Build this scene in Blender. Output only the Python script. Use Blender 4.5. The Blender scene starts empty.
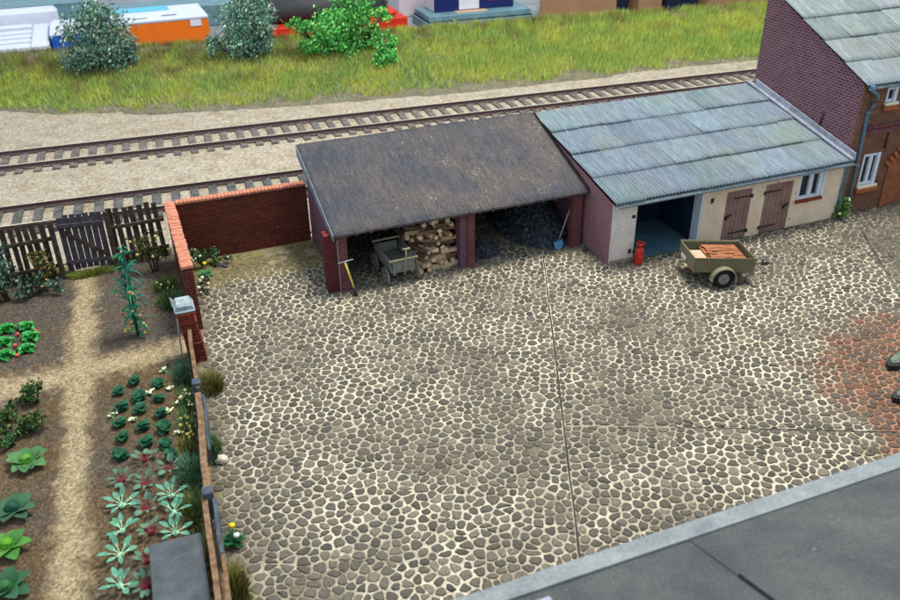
import bpy, math, random
from mathutils import Vector, Matrix, noise
random.seed(7)
R = random.uniform
rad = math.radians
S = bpy.context.scene
COL = S.collection

# ------------------------------------------------------------ camera
cam_d = bpy.data.cameras.new('camera'); cam = bpy.data.objects.new('camera', cam_d); COL.objects.link(cam)
cam.matrix_world = (Matrix.Translation((-12.42, -18.94, 11.66)) @ Matrix.Rotation(-0.374, 4, 'Z')
                    @ Matrix.Rotation(math.pi/2-0.523, 4, 'X') @ Matrix.Rotation(-0.013, 4, 'Z'))
cam_d.sensor_width = 36; cam_d.lens = 34.06; cam_d.clip_end = 400; cam_d.clip_start = .2
cam_d.dof.use_dof = True; cam_d.dof.focus_distance = 23.0; cam_d.dof.aperture_fstop = 0.55
S.camera = cam
# ------------------------------------------------------------ light: soft light of a room over the model
W = bpy.data.worlds.new('World'); S.world = W; W.use_nodes = True
bg = W.node_tree.nodes['Background']; bg.inputs[0].default_value = (.74, .87, 1.0, 1); bg.inputs[1].default_value = .68
def area(name, loc, target, size, power, col):
    d = bpy.data.lights.new(name, 'AREA'); d.shape = 'SQUARE'; d.size = size; d.energy = power; d.color = col
    o = bpy.data.objects.new(name, d); COL.objects.link(o); o.location = loc
    o.rotation_euler = (Vector(target)-Vector(loc)).to_track_quat('-Z', 'Y').to_euler()
area('ceiling_light', (6, 2, 46), (-2, 2, 0), 12, 19500, (1.0, .95, .86))
S.view_settings.view_transform = 'Standard'; S.view_settings.look = 'None'
S.view_settings.gamma = 1; S.view_settings.exposure = 0.56; S.view_settings.use_curve_mapping = False

# ------------------------------------------------------------ materials
def s2l(c): return tuple(((v/255)/12.92 if v/255 <= .04045 else ((v/255+.055)/1.055)**2.4) for v in c)
def nmat(name, rough=.85, spec=.2):
    m = bpy.data.materials.new(name); m.use_nodes = True
    b = m.node_tree.nodes['Principled BSDF']; b.inputs['Roughness'].default_value = rough
    b.inputs['Specular IOR Level'].default_value = spec
    return m, m.node_tree, b
def N(nt, t, **kw):
    n = nt.nodes.new(t)
    for k, v in kw.items(): setattr(n, k, v)
    return n
def geo(nt): return N(nt, 'ShaderNodeNewGeometry').outputs['Position']
def ramp(nt, fac, stops):
    r = N(nt, 'ShaderNodeValToRGB'); cr = r.color_ramp
    while len(cr.elements) < len(stops): cr.elements.new(.5)
    for e, (p, c) in zip(cr.elements, stops): e.position = p; e.color = (*c, 1)
    nt.links.new(fac, r.inputs[0]); return r.outputs[0]
def noi(nt, vec, scale, detail=4, rough=.6):
    n = N(nt, 'ShaderNodeTexNoise'); n.inputs['Scale'].default_value = scale; n.inputs['Detail'].default_value = detail
    n.inputs['Roughness'].default_value = rough; nt.links.new(vec, n.inputs['Vector']); return n.outputs['Fac']
def mix(nt, fac, a, b, mode='MIX'):
    m = N(nt, 'ShaderNodeMix', data_type='RGBA', blend_type=mode)
    for i, v in ((0, fac), (6, a), (7, b)):
        if isinstance(v, (int, float)): m.inputs[i].default_value = v
        elif isinstance(v, tuple): m.inputs[i].default_value = (*v, 1)
        else: nt.links.new(v, m.inputs[i])
    return m.outputs[2]
def bump(nt, b, h, dist=.02, st=.6):
    n = N(nt, 'ShaderNodeBump'); n.inputs['Distance'].default_value = dist; n.inputs['Strength'].default_value = st
    nt.links.new(h, n.inputs['Height']); nt.links.new(n.outputs[0], b.inputs['Normal'])
def mottled(name, c1, c2, scale=6, rough=.85, spec=.2, bd=.01, bs=30, mid=.5, c3=None, speck=None):
    """two-tone worn surface: large mottling + fine grain"""
    m, nt, b = nmat(name, rough, spec); p = geo(nt)
    f = noi(nt, p, scale, 6, .65)
    st = [(mid-.16, c1), (mid+.16, c2)]
    if c3: st.append((min(.95, mid+.3), c3))
    col = ramp(nt, f, st)
    g = noi(nt, p, bs, 3, .7)
    col = mix(nt, .55, col, ramp(nt, g, [(.3, (.55, .55, .55)), (.7, (1.35, 1.35, 1.35))]), 'MULTIPLY')
    if speck:
        sp = noi(nt, p, speck[0], 2, .5)
        col = mix(nt, ramp(nt, sp, [(speck[1], (0, 0, 0)), (speck[1]+.03, (1, 1, 1))]), col, speck[2])
    nt.links.new(col, b.inputs['Base Color']); bump(nt, b, g, bd, .8)
    return m
def attr(name, rough=.8, spec=.2, scale=40, amt=.35, trans=0, bd=.006):
    """colour comes from the mesh's own colour attribute, plus grain"""
    m, nt, b = nmat(name, rough, spec); a = N(nt, 'ShaderNodeAttribute', attribute_name='Col'); p = geo(nt)
    g = noi(nt, p, scale, 3, .7)
    col = mix(nt, amt, a.outputs['Color'], ramp(nt, g, [(.3, (.5, .5, .5)), (.7, (1.5, 1.5, 1.5))]), 'MULTIPLY')
    nt.links.new(col, b.inputs['Base Color']); bump(nt, b, g, bd, .6)
    return m
def brick(name, c1, c2, mortar, bw=.25, bh=.085, ms=.012, grime=(.05, .04, .04), gr=.45, rough=.85, bmp=.01, pale=None):
    m, nt, b = nmat(name, rough); uv = N(nt, 'ShaderNodeUVMap', uv_map='UVMap').outputs[0]; p = geo(nt)
    t = N(nt, 'ShaderNodeTexBrick'); nt.links.new(uv, t.inputs['Vector'])
    for k, v in (('Color1', c1), ('Color2', c2), ('Mortar', mortar)): t.inputs[k].default_value = (*v, 1)
    t.inputs['Scale'].default_value = 1; t.inputs['Mortar Size'].default_value = ms; t.inputs['Brick Width'].default_value = bw
    t.inputs['Row Height'].default_value = bh; t.inputs['Mortar Smooth'].default_value = .25; t.inputs['Bias'].default_value = -.1
    f = noi(nt, p, 1.7, 6, .7)
    col = mix(nt, ramp(nt, f, [(.45, (0, 0, 0)), (.72, (gr, gr, gr))]), t.outputs['Color'], grime)
    if pale:
        f2 = noi(nt, p, 3.1, 5, .75)
        col = mix(nt, ramp(nt, f2, [(.62, (0, 0, 0)), (.74, (.5, .5, .5))]), col, pale)
    g = noi(nt, p, 28, 3, .7)
    col = mix(nt, .6, col, ramp(nt, g, [(.3, (.6, .6, .6)), (.7, (1.35, 1.35, 1.35))]), 'MULTIPLY')
    nt.links.new(col, b.inputs['Base Color'])
    inv = N(nt, 'ShaderNodeMath', operation='MULTIPLY_ADD'); nt.links.new(t.outputs['Fac'], inv.inputs[0]); inv.inputs[1].default_value = -1
    nt.links.new(g, inv.inputs[2]); bump(nt, b, inv.outputs[0], bmp, .9)
    return m
def plain(name, c, rough=.6, spec=.3, metal=0, var=.25, scale=12):
    m, nt, b = nmat(name, rough, spec); p = geo(nt); g = noi(nt, p, scale, 5, .7)
    col = mix(nt, 1.0, c, ramp(nt, g, [(.3, (1-var,)*3), (.7, (1+var,)*3)]), 'MULTIPLY')
    nt.links.new(col, b.inputs['Base Color']); b.inputs['Metallic'].default_value = metal
    bump(nt, b, g, .003, .4)
    return m

M = {}
M['stone'] = attr('cobble', .75, .25, 30, .8, bd=.014)
M['mortar'] = attr('mortar', .95, .1, 30, .75, bd=.012)
def soilm():
    m, nt, b = nmat('garden_earth', 1.0, .05); a = N(nt, 'ShaderNodeAttribute', attribute_name='Col'); p = geo(nt)
    g1_ = noi(nt, p, 16, 5, .85); g2_ = noi(nt, p, 38, 2, .6)
    v = N(nt, 'ShaderNodeTexVoronoi'); v.inputs['Scale'].default_value = 22; nt.links.new(p, v.inputs['Vector'])
    col = mix(nt, 1.0, a.outputs['Color'], ramp(nt, g1_, [(.36, (.6, .6, .6)), (.5, (1, 1, 1)), (.64, (1.4, 1.37, 1.3))]), 'MULTIPLY')
    col = mix(nt, .7, col, ramp(nt, v.outputs['Color'], [(.15, (.5, .5, .5)), (.85, (1.5, 1.5, 1.5))]), 'MULTIPLY')
    col = mix(nt, ramp(nt, g2_, [(.66, (0, 0, 0)), (.70, (.8, .8, .8))]), col, s2l((190, 176, 140)))
    nt.links.new(col, b.inputs['Base Color']); bump(nt, b, g1_, .03, .9); return m
M['soil'] = soilm()
M['attr'] = attr('foliage', .65, .25, 9, .3)
M['grass'] = attr('grass_blades', .8, .1, 3, .25)
M['logs'] = attr('split_wood', .85, .1, 30, .6)
M['seam'] = plain('seam', (.045, .04, .035), .9)
def ballastm():
    m, nt, b = nmat('ballast', 1.0, .05); p = geo(nt)
    f = noi(nt, p, .9, 6, .7); g1_ = noi(nt, p, 11, 5, .9); g2_ = noi(nt, p, 24, 2, .6)
    v = N(nt, 'ShaderNodeTexVoronoi'); v.inputs['Scale'].default_value = 13; nt.links.new(p, v.inputs['Vector'])
    col = ramp(nt, f, [(.36, s2l((162, 148, 128))), (.55, s2l((182, 171, 152))), (.7, s2l((160, 154, 146)))])
    col = mix(nt, 1.0, col, ramp(nt, g1_, [(.36, (.68, .68, .68)), (.5, (1, 1, 1)), (.64, (1.28, 1.27, 1.25))]), 'MULTIPLY')
    col = mix(nt, .6, col, ramp(nt, v.outputs['Color'], [(.15, (.55, .55, .55)), (.85, (1.35, 1.35, 1.35))]), 'MULTIPLY')
    col = mix(nt, ramp(nt, g2_, [(.66, (0, 0, 0)), (.70, (.7, .7, .7))]), col, s2l((96, 86, 76)))
    nt.links.new(col, b.inputs['Base Color']); bump(nt, b, g1_, .04, .9); return m
M['ballast'] = ballastm()
M['ballast_old'] = mottled('ballast', s2l((166, 150, 126)), s2l((194, 182, 160)), 1.2, .95, .1, .05, 12, c3=s2l((160, 156, 150)), speck=(9, .66, (.10, .09, .075)))
M['verge'] = mottled('verge_soil', s2l((104, 100, 90)), s2l((134, 126, 104)), 2, 1, .05, .05, 9)
M['table'] = mottled('table', s2l((128, 132, 136)), s2l((160, 164, 168)), .4, .8, .2, .005, 5)
M['rail_side'] = plain('rusty_rail', s2l((92, 72, 74)), .7, .2)
M['rail_top'] = plain('polished_rail', s2l((205, 196, 170)), .45, .5, .3)
M['sleeper'] = mottled('sleeper', s2l((86, 82, 80)), s2l((130, 122, 116)), 4, .9, .1, .02, 18)
M['sleeper_dark'] = mottled('sleeper_dark', s2l((64, 64, 62)), s2l((112, 112, 108)), 4, .9, .1, .02, 18)
def feltm():
    m, nt, b = nmat('roof_felt', .95, .1); p = geo(nt)
    mp = N(nt, 'ShaderNodeMapping'); mp.inputs['Scale'].default_value = (12, 1.6, 1.6); nt.links.new(p, mp.inputs['Vector'])
    f = noi(nt, p, .55, 5, .7); st_ = noi(nt, mp.outputs[0], 1.2, 5, .75); g = noi(nt, p, 20, 4, .8); sp = noi(nt, p, 13, 2, .5); sp2 = noi(nt, p, 1.1, 3, .6)
    col = ramp(nt, f, [(.38, s2l((74, 75, 82))), (.6, s2l((93, 87, 84)))])
    col = mix(nt, .6, col, ramp(nt, st_, [(.35, (.62, .62, .62)), (.65, (1.4, 1.37, 1.34))]), 'MULTIPLY')
    col = mix(nt, .9, col, ramp(nt, g, [(.32, (.5, .5, .5)), (.68, (1.5, 1.5, 1.5))]), 'MULTIPLY')
    k = N(nt, 'ShaderNodeMath', operation='MULTIPLY'); nt.links.new(sp, k.inputs[0])
    q = N(nt, 'ShaderNodeMath', operation='ADD'); nt.links.new(sp2, q.inputs[0]); q.inputs[1].default_value = .5; nt.links.new(q.outputs[0], k.inputs[1])
    col = mix(nt, ramp(nt, k.outputs[0], [(.74, (0, 0, 0)), (.78, (1, 1, 1))]), col, (.30, .30, .30))
    nt.links.new(col, b.inputs['Base Color']); bump(nt, b, g, .02, .9); return m
M['felt'] = feltm()
M['felt_old'] = mottled('roof_felt', s2l((68, 68, 74)), s2l((92, 86, 84)), .9, .95, .1, .014, 22, c3=s2l((106, 94, 86)), speck=(12, .755, (.26, .26, .26)))
M['felt_fg'] = mottled('roof_felt_grey', s2l((74, 78, 79)), s2l((94, 97, 96)), 1.0, .95, .1, .02, 26, speck=(15, .72, (.20, .20, .20)))
def sheeting(name, moss):
    m, nt, b = nmat(name, .65, .3); a = N(nt, 'ShaderNodeAttribute', attribute_name='Col'); p = geo(nt)
    mp = N(nt, 'ShaderNodeMapping'); mp.inputs['Scale'].default_value = (9, .9, .9); nt.links.new(p, mp.inputs['Vector'])
    f = noi(nt, mp.outputs[0], 1.6, 6, .75); g = noi(nt, p, 24, 3, .7); q = noi(nt, p, .45, 5, .65)
    col = mix(nt, 1.0, a.outputs['Color'], ramp(nt, f, [(.32, (.62, .64, .64)), (.5, (1, 1, 1)), (.68, (1.45, 1.42, 1.4))]), 'MULTIPLY')
    col = mix(nt, .5, col, ramp(nt, g, [(.3, (.6, .6, .6)), (.7, (1.35, 1.35, 1.35))]), 'MULTIPLY')
    col = mix(nt, ramp(nt, q, [(.5, (0, 0, 0)), (.68, (.4, .4, .4))]), col, moss)
    nt.links.new(col, b.inputs['Base Color']); bump(nt, b, g, .006, .7); return m
M['corr'] = sheeting('corrugated_sheet', s2l((122, 128, 98)))
M['corr_house'] = sheeting('corrugated_sheet_grey', s2l((104, 108, 100)))
M['zinc'] = mottled('zinc', s2l((98, 112, 124)), s2l((134, 148, 158)), 4, .6, .3, .004, 25)
M['zinc_pale'] = mottled('zinc_pale', s2l((132, 136, 150)), s2l((172, 176, 190)), 3, .6, .3, .006, 25)
M['pipe'] = plain('painted_pipe', s2l((84, 122, 146)), .5, .4)
M['plaster'] = mottled('cream_plaster', s2l((214, 192, 166)), s2l((232, 214, 190)), 1.5, .9, .1, .006, 30, speck=(4.5, .70, s2l((150, 135, 112))))
M['plaster_cool'] = mottled('white_plaster', s2l((204, 196, 190)), s2l((226, 218, 210)), 1.8, .9, .1, .006, 30, speck=(4.5, .71, s2l((140, 135, 138))))
M['plinth'] = mottled('plinth_plaster', s2l((120, 110, 96)), s2l((165, 152, 130)), 3, .9, .1, .01, 25)
M['door_brown'] = mottled('weathered_door', s2l((126, 98, 92)), s2l((152, 122, 112)), 2.5, .85, .15, .006, 35)
M['iron'] = plain('black_iron', (.02, .02, .022), .6, .4)
M['navy'] = plain('navy_door', s2l((24, 48, 74)), .5, .35, 0, .6, 1.2)
M['floor_blue'] = mottled('blue_grey_floor', s2l((62, 94, 112)), s2l((86, 118, 134)), 1.2, .6, .3, .004, 14)
M['cast'] = mottled('grey_green_casting', s2l((84, 98, 84)), s2l((116, 128, 110)), 6, .8, .2, .006, 24)
M['dark'] = plain('dark_inside_shade', (.012, .012, .014), .9, .1)
M['white'] = plain('white_paint', s2l((205, 216, 228)), .5, .3, 0, .12, 8)
M['cream'] = plain('cream_wood', s2l((226, 216, 190)), .6, .3, 0, .12, 8)
M['glass'] = plain('dark_glass', (.012, .016, .022), .15, .5, 0, .2, 3)
M['brick_house'] = brick('house_gable_brick', s2l((118, 72, 82)), s2l((88, 54, 68)), s2l((146, 124, 130)), .19, .088, .015, (.05, .035, .045), .35)
M['brick_front'] = brick('house_front_brick', s2l((128, 84, 66)), s2l((104, 66, 52)), s2l((124, 100, 84)), .19, .085, .013, (.07, .045, .03), .5)
M['brick_garage'] = brick('garage_brick', s2l((152, 104, 112)), s2l((132, 88, 98)), s2l((170, 140, 148)), .20, .06, .010, (.16, .09, .10), .4)
M['brick_shed'] = brick('shed_brick', s2l((116, 74, 86)), s2l((90, 56, 74)), s2l((132, 106, 126)), .20, .065, .010, (.07, .04, .06), .5)
M['brick_pier'] = brick('pier_brick', s2l((120, 64, 66)), s2l((98, 50, 56)), s2l((128, 92, 94)), .22, .085, .014, (.05, .02, .02), .5)
M['brick_dark'] = brick('dark_pier_brick', s2l((104, 46, 46)), s2l((88, 38, 40)), s2l((84, 44, 44)), .22, .085, .012, (.04, .015, .015), .5)
M['brick_wall'] = brick('yard_wall_brick', s2l((118, 56, 42)), s2l((90, 42, 34)), s2l((66, 40, 34)), .24, .085, .014, (.04, .02, .015), .55, pale=s2l((140, 96, 84)))
M['brick_red'] = brick('pillar_brick', s2l((140, 62, 44)), s2l((116, 50, 38)), s2l((72, 40, 34)), .24, .09, .014, (.05, .02, .015), .5)
M['coping'] = mottled('coping_brick', s2l((176, 108, 84)), s2l((208, 146, 120)), 8, .85, .1, .01, 30)
M['sill'] = mottled('red_sill', s2l((110, 52, 36)), s2l((150, 78, 52)), 6, .85, .1, .01, 30)
M['orange_trim'] = mottled('orange_trim', s2l((140, 78, 48)), s2l((172, 102, 66)), 6, .85, .1, .01, 30)
M['door_orange'] = mottled('orange_door', s2l((126, 76, 50)), s2l((156, 96, 66)), 3, .8, .2, .006, 30)
M['picket'] = mottled('tarred_fence', s2l((50, 44, 40)), s2l((86, 74, 66)), 5, .9, .1, .01, 30, c3=s2l((112, 100, 92)))
M['gatewood'] = mottled('gate_wood', s2l((54, 52, 58)), s2l((88, 82, 90)), 5, .9, .1, .01, 30)
M['railwood'] = mottled('weathered_rail', s2l((98, 76, 58)), s2l((150, 122, 96)), 7, .9, .1, .01, 35, c3=s2l((180, 160, 130)))
M['greyboard'] = mottled('grey_board', s2l((60, 70, 82)), s2l((92, 102, 112)), 6, .85, .15, .008, 30)
M['capstone'] = mottled('capstone', s2l((120, 134, 140)), s2l((170, 184, 188)), 5, .85, .1, .01, 30)
M['olive'] = plain('olive_paint', s2l((108, 104, 80)), .6, .25, 0, .18, 9)
M['olive_l'] = plain('olive_paint_light', s2l((124, 122, 96)), .6, .25, 0, .18, 9)
M['tyre'] = plain('tyre', (.012, .012, .012), .8, .2)
M['rim'] = plain('wheel_rim', s2l((130, 132, 128)), .5, .4, .3)
M['plate'] = plain('number_plate', (.75, .75, .75), .5)
M['light_red'] = plain('tail_light', (.35, .03, .02), .4, .5)
M['crate'] = mottled('rust_boards', s2l((140, 84, 54)), s2l((178, 116, 80)), 5, .8, .15, .01, 30, c3=s2l((96, 50, 30)))
M['cardboard'] = mottled('pale_board', s2l((190, 150, 124)), s2l((214, 180, 154)), 5, .9, .1, .004, 30)
M['cart'] = mottled('grey_cart', s2l((112, 114, 108)), s2l((142, 142, 130)), 8, .85, .1, .006, 30)
M['cart_rail'] = mottled('pale_cart_rail', s2l((150, 140, 112)), s2l((178, 166, 138)), 8, .85, .1, .006, 30)
M['red_metal'] = plain('red_enamel', s2l((190, 40, 26)), .35, .5, 0, .2, 6)
M['coal'] = plain('coal', (.032, .044, .056), .42, .5, 0, .4, 8)
M['blue'] = plain('blue_blade', s2l((74, 138, 180)), .45, .4)
M['handle'] = plain('pale_handle', s2l((176, 160, 150)), .7, .2)
M['yellow'] = plain('yellow_handle', s2l((220, 206, 96)), .55, .3)
M['steel'] = plain('pale_steel', s2l((190, 190, 196)), .45, .4, .2)
M['beam'] = mottled('roof_timber', s2l((48, 40, 36)), s2l((86, 72, 62)), 6, .9, .1, .01, 30)
M['hutch'] = mottled('hutch_felt', s2l((74, 80, 84)), s2l((96, 102, 106)), 2, .95, .1, .015, 34)
M['gutter_fg'] = mottled('pale_gutter', s2l((112, 120, 124)), s2l((142, 148, 148)), 2, .7, .2, .006, 24)
M['bg_white'] = plain('white_plastic', s2l((214, 218, 230)), .4, .4, 0, .06, 2)
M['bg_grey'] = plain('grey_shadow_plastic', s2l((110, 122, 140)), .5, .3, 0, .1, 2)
M['bg_blue'] = plain('blue_card', s2l((20, 84, 178)), .4, .4, 0, .1, 2)
M['bg_orange'] = plain('orange_card', s2l((232, 112, 24)), .5, .3, 0, .08, 2)
M['bg_cyan'] = plain('cyan_card', s2l((96, 190, 220)), .5, .3, 0, .1, 2)
M['bg_red'] = plain('red_card', s2l((206, 44, 20)), .5, .3, 0, .15, 2)
M['bg_black'] = plain('black_roll', s2l((62, 62, 66)), .6, .3, 0, .2, 2)
M['bg_navy'] = plain('navy_card', s2l((22, 36, 96)), .5, .3, 0, .15, 2)
M['bg_teal'] = plain('teal_card', s2l((104, 140, 150)), .5, .3, 0, .3, 1.5)
M['bg_brown'] = plain('brown_cardboard', s2l((158, 122, 92)), .85, .1, 0, .12, 1)
M['bg_dark'] = plain('dark_cloth', s2l((28, 36, 56)), .8, .1, 0, .3, 2)
M['bg_pink'] = plain('pale_card', s2l((214, 200, 208)), .5, .3, 0, .08, 2)
M['bg_script'] = plain('red_print', s2l((200, 60, 70)), .5, .3, 0, .1, 2)

# ------------------------------------------------------------ mesh builder
class MB:
    def __init__(s): s.v = []; s.f = []; s.c = []; s.m = []; s.mi = 0; s.X = Matrix(); s.col = (1, 1, 1); s.hascol = False; s.smooth = False; s.sm = []
    def V(s, p): s.v.append(s.X @ Vector(p)); s.c.append(s.col); return len(s.v)-1
    def F(s, ids): s.f.append(ids); s.m.append(s.mi); s.sm.append(s.smooth)
    def box(s, x0, y0, z0, x1, y1, z1, bev=0):
        if x0 > x1: x0, x1 = x1, x0
        if y0 > y1: y0, y1 = y1, y0
        if z0 > z1: z0, z1 = z1, z0
        if not bev:
            a = [s.V(p) for p in ((x0, y0, z0), (x1, y0, z0), (x1, y1, z0), (x0, y1, z0), (x0, y0, z1), (x1, y0, z1), (x1, y1, z1), (x0, y1, z1))]
            for q in ((0, 3, 2, 1), (4, 5, 6, 7), (0, 1, 5, 4), (1, 2, 6, 5), (2, 3, 7, 6), (3, 0, 4, 7)): s.F([a[i] for i in q])
            return
        b = min(bev, (x1-x0)*.45, (y1-y0)*.45, (z1-z0)*.45)
        idx = {}
        for sx in (0, 1):
            for sy in (0, 1):
                for sz in (0, 1):
                    X, Y, Z = (x0, x1)[sx], (y0, y1)[sy], (z0, z1)[sz]; dx, dy, dz = (b, -b)[sx], (b, -b)[sy], (b, -b)[sz]
                    idx[sx, sy, sz, 'x'] = s.V((X, Y+dy, Z+dz)); idx[sx, sy, sz, 'y'] = s.V((X+dx, Y, Z+dz)); idx[sx, sy, sz, 'z'] = s.V((X+dx, Y+dy, Z))
        g = lambda a, b_, c, k: idx[a, b_, c, k]
        def fc(l, flip): s.F(l[::-1] if flip else l)
        for e in (0, 1):
            fc([g(e, 0, 0, 'x'), g(e, 1, 0, 'x'), g(e, 1, 1, 'x'), g(e, 0, 1, 'x')], e == 0)
            fc([g(0, e, 0, 'y'), g(1, e, 0, 'y'), g(1, e, 1, 'y'), g(0, e, 1, 'y')], e == 1)
            fc([g(0, 0, e, 'z'), g(1, 0, e, 'z'), g(1, 1, e, 'z'), g(0, 1, e, 'z')], e == 0)
            for h in (0, 1):
                fc([g(e, h, 0, 'x'), g(e, h, 1, 'x'), g(e, h, 1, 'y'), g(e, h, 0, 'y')], (e ^ h) == 1)
                fc([g(e, 0, h, 'x'), g(e, 0, h, 'z'), g(e, 1, h, 'z'), g(e, 1, h, 'x')], (e ^ h) == 1)
                fc([g(0, e, h, 'y'), g(1, e, h, 'y'), g(1, e, h, 'z'), g(0, e, h, 'z')], (e ^ h) == 0)
                for k in (0, 1): fc([g(e, h, k, 'x'), g(e, h, k, 'y'), g(e, h, k, 'z')], (e ^ h ^ k) == 1)
    def ob(s, c, size, rot=(0, 0, 0), bev=0):
        X = s.X; s.X = X @ Matrix.Translation(c) @ Matrix.Rotation(rot[2], 4, 'Z') @ Matrix.Rotation(rot[1], 4, 'Y') @ Matrix.Rotation(rot[0], 4, 'X')
        a, b, d = size[0]/2, size[1]/2, size[2]/2; s.box(-a, -b, -d, a, b, d, bev); s.X = X
    def tube(s, pts, r, n=8, cap=True):
        pts = [Vector(p) for p in pts]; rs = r if isinstance(r, (list, tuple)) else [r]*len(pts); rings = []
        up = Vector((0, 0, 1))
        for i, p in enumerate(pts):
            t = (pts[min(i+1, len(pts)-1)]-pts[max(i-1, 0)]).normalized()
            a = t.cross(up if abs(t.z) < .95 else Vector((1, 0, 0))).normalized(); b = t.cross(a)
            rings.append([s.V(p+(a*math.cos(k*2*math.pi/n)+b*math.sin(k*2*math.pi/n))*rs[i]) for k in range(n)])
        sm = s.smooth; s.smooth = True
        for i in range(len(rings)-1):
            for k in range(n): s.F([rings[i][k], rings[i][(k+1) % n], rings[i+1][(k+1) % n], rings[i+1][k]])
        s.smooth = sm
        if cap: s.F(rings[0][::-1]); s.F(rings[-1])
    def lathe(s, prof, n=20, axis=None):
        """prof: (r,z) pairs round local z"""
        rings = [[s.V((r*math.cos(k*2*math.pi/n), r*math.sin(k*2*math.pi/n), z)) for k in range(n)] for r, z in prof]
        sm = s.smooth; s.smooth = True
        for i in range(len(rings)-1):
            for k in range(n): s.F([rings[i][k], rings[i][(k+1) % n], rings[i+1][(k+1) % n], rings[i+1][k]])
        s.smooth = sm
        s.F(rings[0][::-1]); s.F(rings[-1])
    def prism(s, poly, axis, a, b):
        """extrude 2-D poly along axis ('x': poly=(y,z); 'y': poly=(x,z); 'z': poly=(x,y))"""
        def P(q, t): return {'x': (t, q[0], q[1]), 'y': (q[0], t, q[1]), 'z': (q[0], q[1], t)}[axis]
        A = [s.V(P(q, a)) for q in poly]; B = [s.V(P(q, b)) for q in poly]; n = len(poly)
        s.F(A[::-1]); s.F(B)
        for i in range(n): s.F([A[i], A[(i+1) % n], B[(i+1) % n], B[i]])
    def blob(s, c, r, jit=.15, n=7, m=5):
        c = Vector(c); rr = r if isinstance(r, (tuple, list)) else (r, r, r); rows = []
        sd = R(0, 100)
        for j in range(m+1):
            th = math.pi*j/m; row = []
            for k in range(n):
                ph = 2*math.pi*k/n; d = Vector((math.sin(th)*math.cos(ph), math.sin(th)*math.sin(ph), math.cos(th)))
                q = 1+jit*(2*noise.noise(d*1.8+Vector((sd, sd, sd))))
                row.append(s.V(c+Vector((d.x*rr[0], d.y*rr[1], d.z*rr[2]))*q))
            rows.append(row)
        for j in range(m):
            for k in range(n): s.F([rows[j][k], rows[j+1][k], rows[j+1][(k+1) % n], rows[j][(k+1) % n]])
    def leaf(s, base, az, length, width, rise=.6, droop=.5, seg=5, fold=.25, prof=None, stem=.0, colstem=None):
        """curved leaf; az heading, rise = start slope (rad), droop = total bend down (rad)"""
        p = Vector(base); d = Vector((math.cos(az), math.sin(az), 0)); sd = Vector((-d.y, d.x, 0)); rows = []; leafcol = s.col
        for i in range(seg+1):
            t = i/seg; ang = rise-droop*t
            w = (prof(t) if prof else math.sin(math.pi*min(1, t*.92+.06))**.7)*width/2
            if colstem and t < stem: s.col = colstem
            else: s.col = leafcol
            up = Vector((-math.sin(ang)*d.x, -math.sin(ang)*d.y, math.cos(ang)))
            rows.append((s.V(p-sd*w+up*w*fold), s.V(p), s.V(p+sd*w+up*w*fold)))
            p = p+(d*math.cos(ang)+Vector((0, 0, math.sin(ang))))*length/seg
        s.col = leafcol
        for i in range(seg):
            a, b = rows[i], rows[i+1]; s.F([a[0], a[1], b[1], b[0]]); s.F([a[1], a[2], b[2], b[1]])
    def build(s, name, mat, parent=None, shade=False):
        me = bpy.data.meshes.new(name); me.from_pydata([tuple(v) for v in s.v], [], s.f)
        for mm in (mat if isinstance(mat, (list, tuple)) else [mat]): me.materials.append(mm)
        me.polygons.foreach_set('material_index', s.m)
        me.polygons.foreach_set('use_smooth', [shade or q for q in s.sm])
        me.update()
        uv = me.uv_layers.new(name='UVMap'); dat = [0.0]*(2*len(me.loops)); co = s.v
        for p in me.polygons:
            n = p.normal; ax, ay, az = abs(n.x), abs(n.y), abs(n.z)
            for li in p.loop_indices:
                v = co[me.loops[li].vertex_index]
                if az >= ax and az >= ay: q = (v.x, v.y)
                elif ax >= ay: q = (v.y, v.z)
                else: q = (v.x, v.z)
                dat[2*li], dat[2*li+1] = q
        uv.data.foreach_set('uv', dat)
        if s.hascol:
            ca = me.color_attributes.new('Col', 'FLOAT_COLOR', 'POINT'); fl = []
            for c in s.c: fl += [c[0], c[1], c[2], 1]
            ca.data.foreach_set('color', fl)
        o = bpy.data.objects.new(name, me); COL.objects.link(o)
        if parent: o.parent = parent
        return o
def CM():
    m = MB(); m.hascol = True; return m
def tag(o, label=None, cat=None, group=None, kind=None):
    if label: o['label'] = label
    if cat: o['category'] = cat
    if group: o['group'] = group
    if kind: o['kind'] = kind
    return o
def thing(name, label, cat, loc=(0, 0, 0), rz=0, group=None):
    o = bpy.data.objects.new(name, None); COL.objects.link(o); o.location = loc; o.rotation_euler = (0, 0, rz)
    o.empty_display_size = .2
    return tag(o, label, cat, group)
def box(name, mat, parent, *a, bev=0):
    m = MB(); m.box(*a, bev=bev); return m.build(name, mat, parent)
def dup(root, loc, rz, label, group=None):
    r = root.copy(); COL.objects.link(r); r.location = loc; r.rotation_euler = (0, 0, rz); r['label'] = label
    if group: r['group'] = group
    for ch in root.children:
        c = ch.copy(); COL.objects.link(c); c.parent = r
        for g in ch.children:
            d = g.copy(); COL.objects.link(d); d.parent = c
    return r
def jit(c, a=.15, b=.08):
    k = 1+R(-a, a); return tuple(max(0, v*k*(1+R(-b, b))) for v in c)
def lerp(a, b, t): return tuple(x+(y-x)*t for x, y in zip(a, b))
def nz(x, y, s, o=0): return noise.fractal(Vector((x*s+o, y*s-o, o)), 1.0, 2.0, 4)
def interp(x, tab):
    if x <= tab[0][0]: return tab[0][1]
    for (a, b), (c, d) in zip(tab, tab[1:]):
        if x <= c: return b+(d-b)*(x-a)/(c-a)
    return tab[-1][1]

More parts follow.
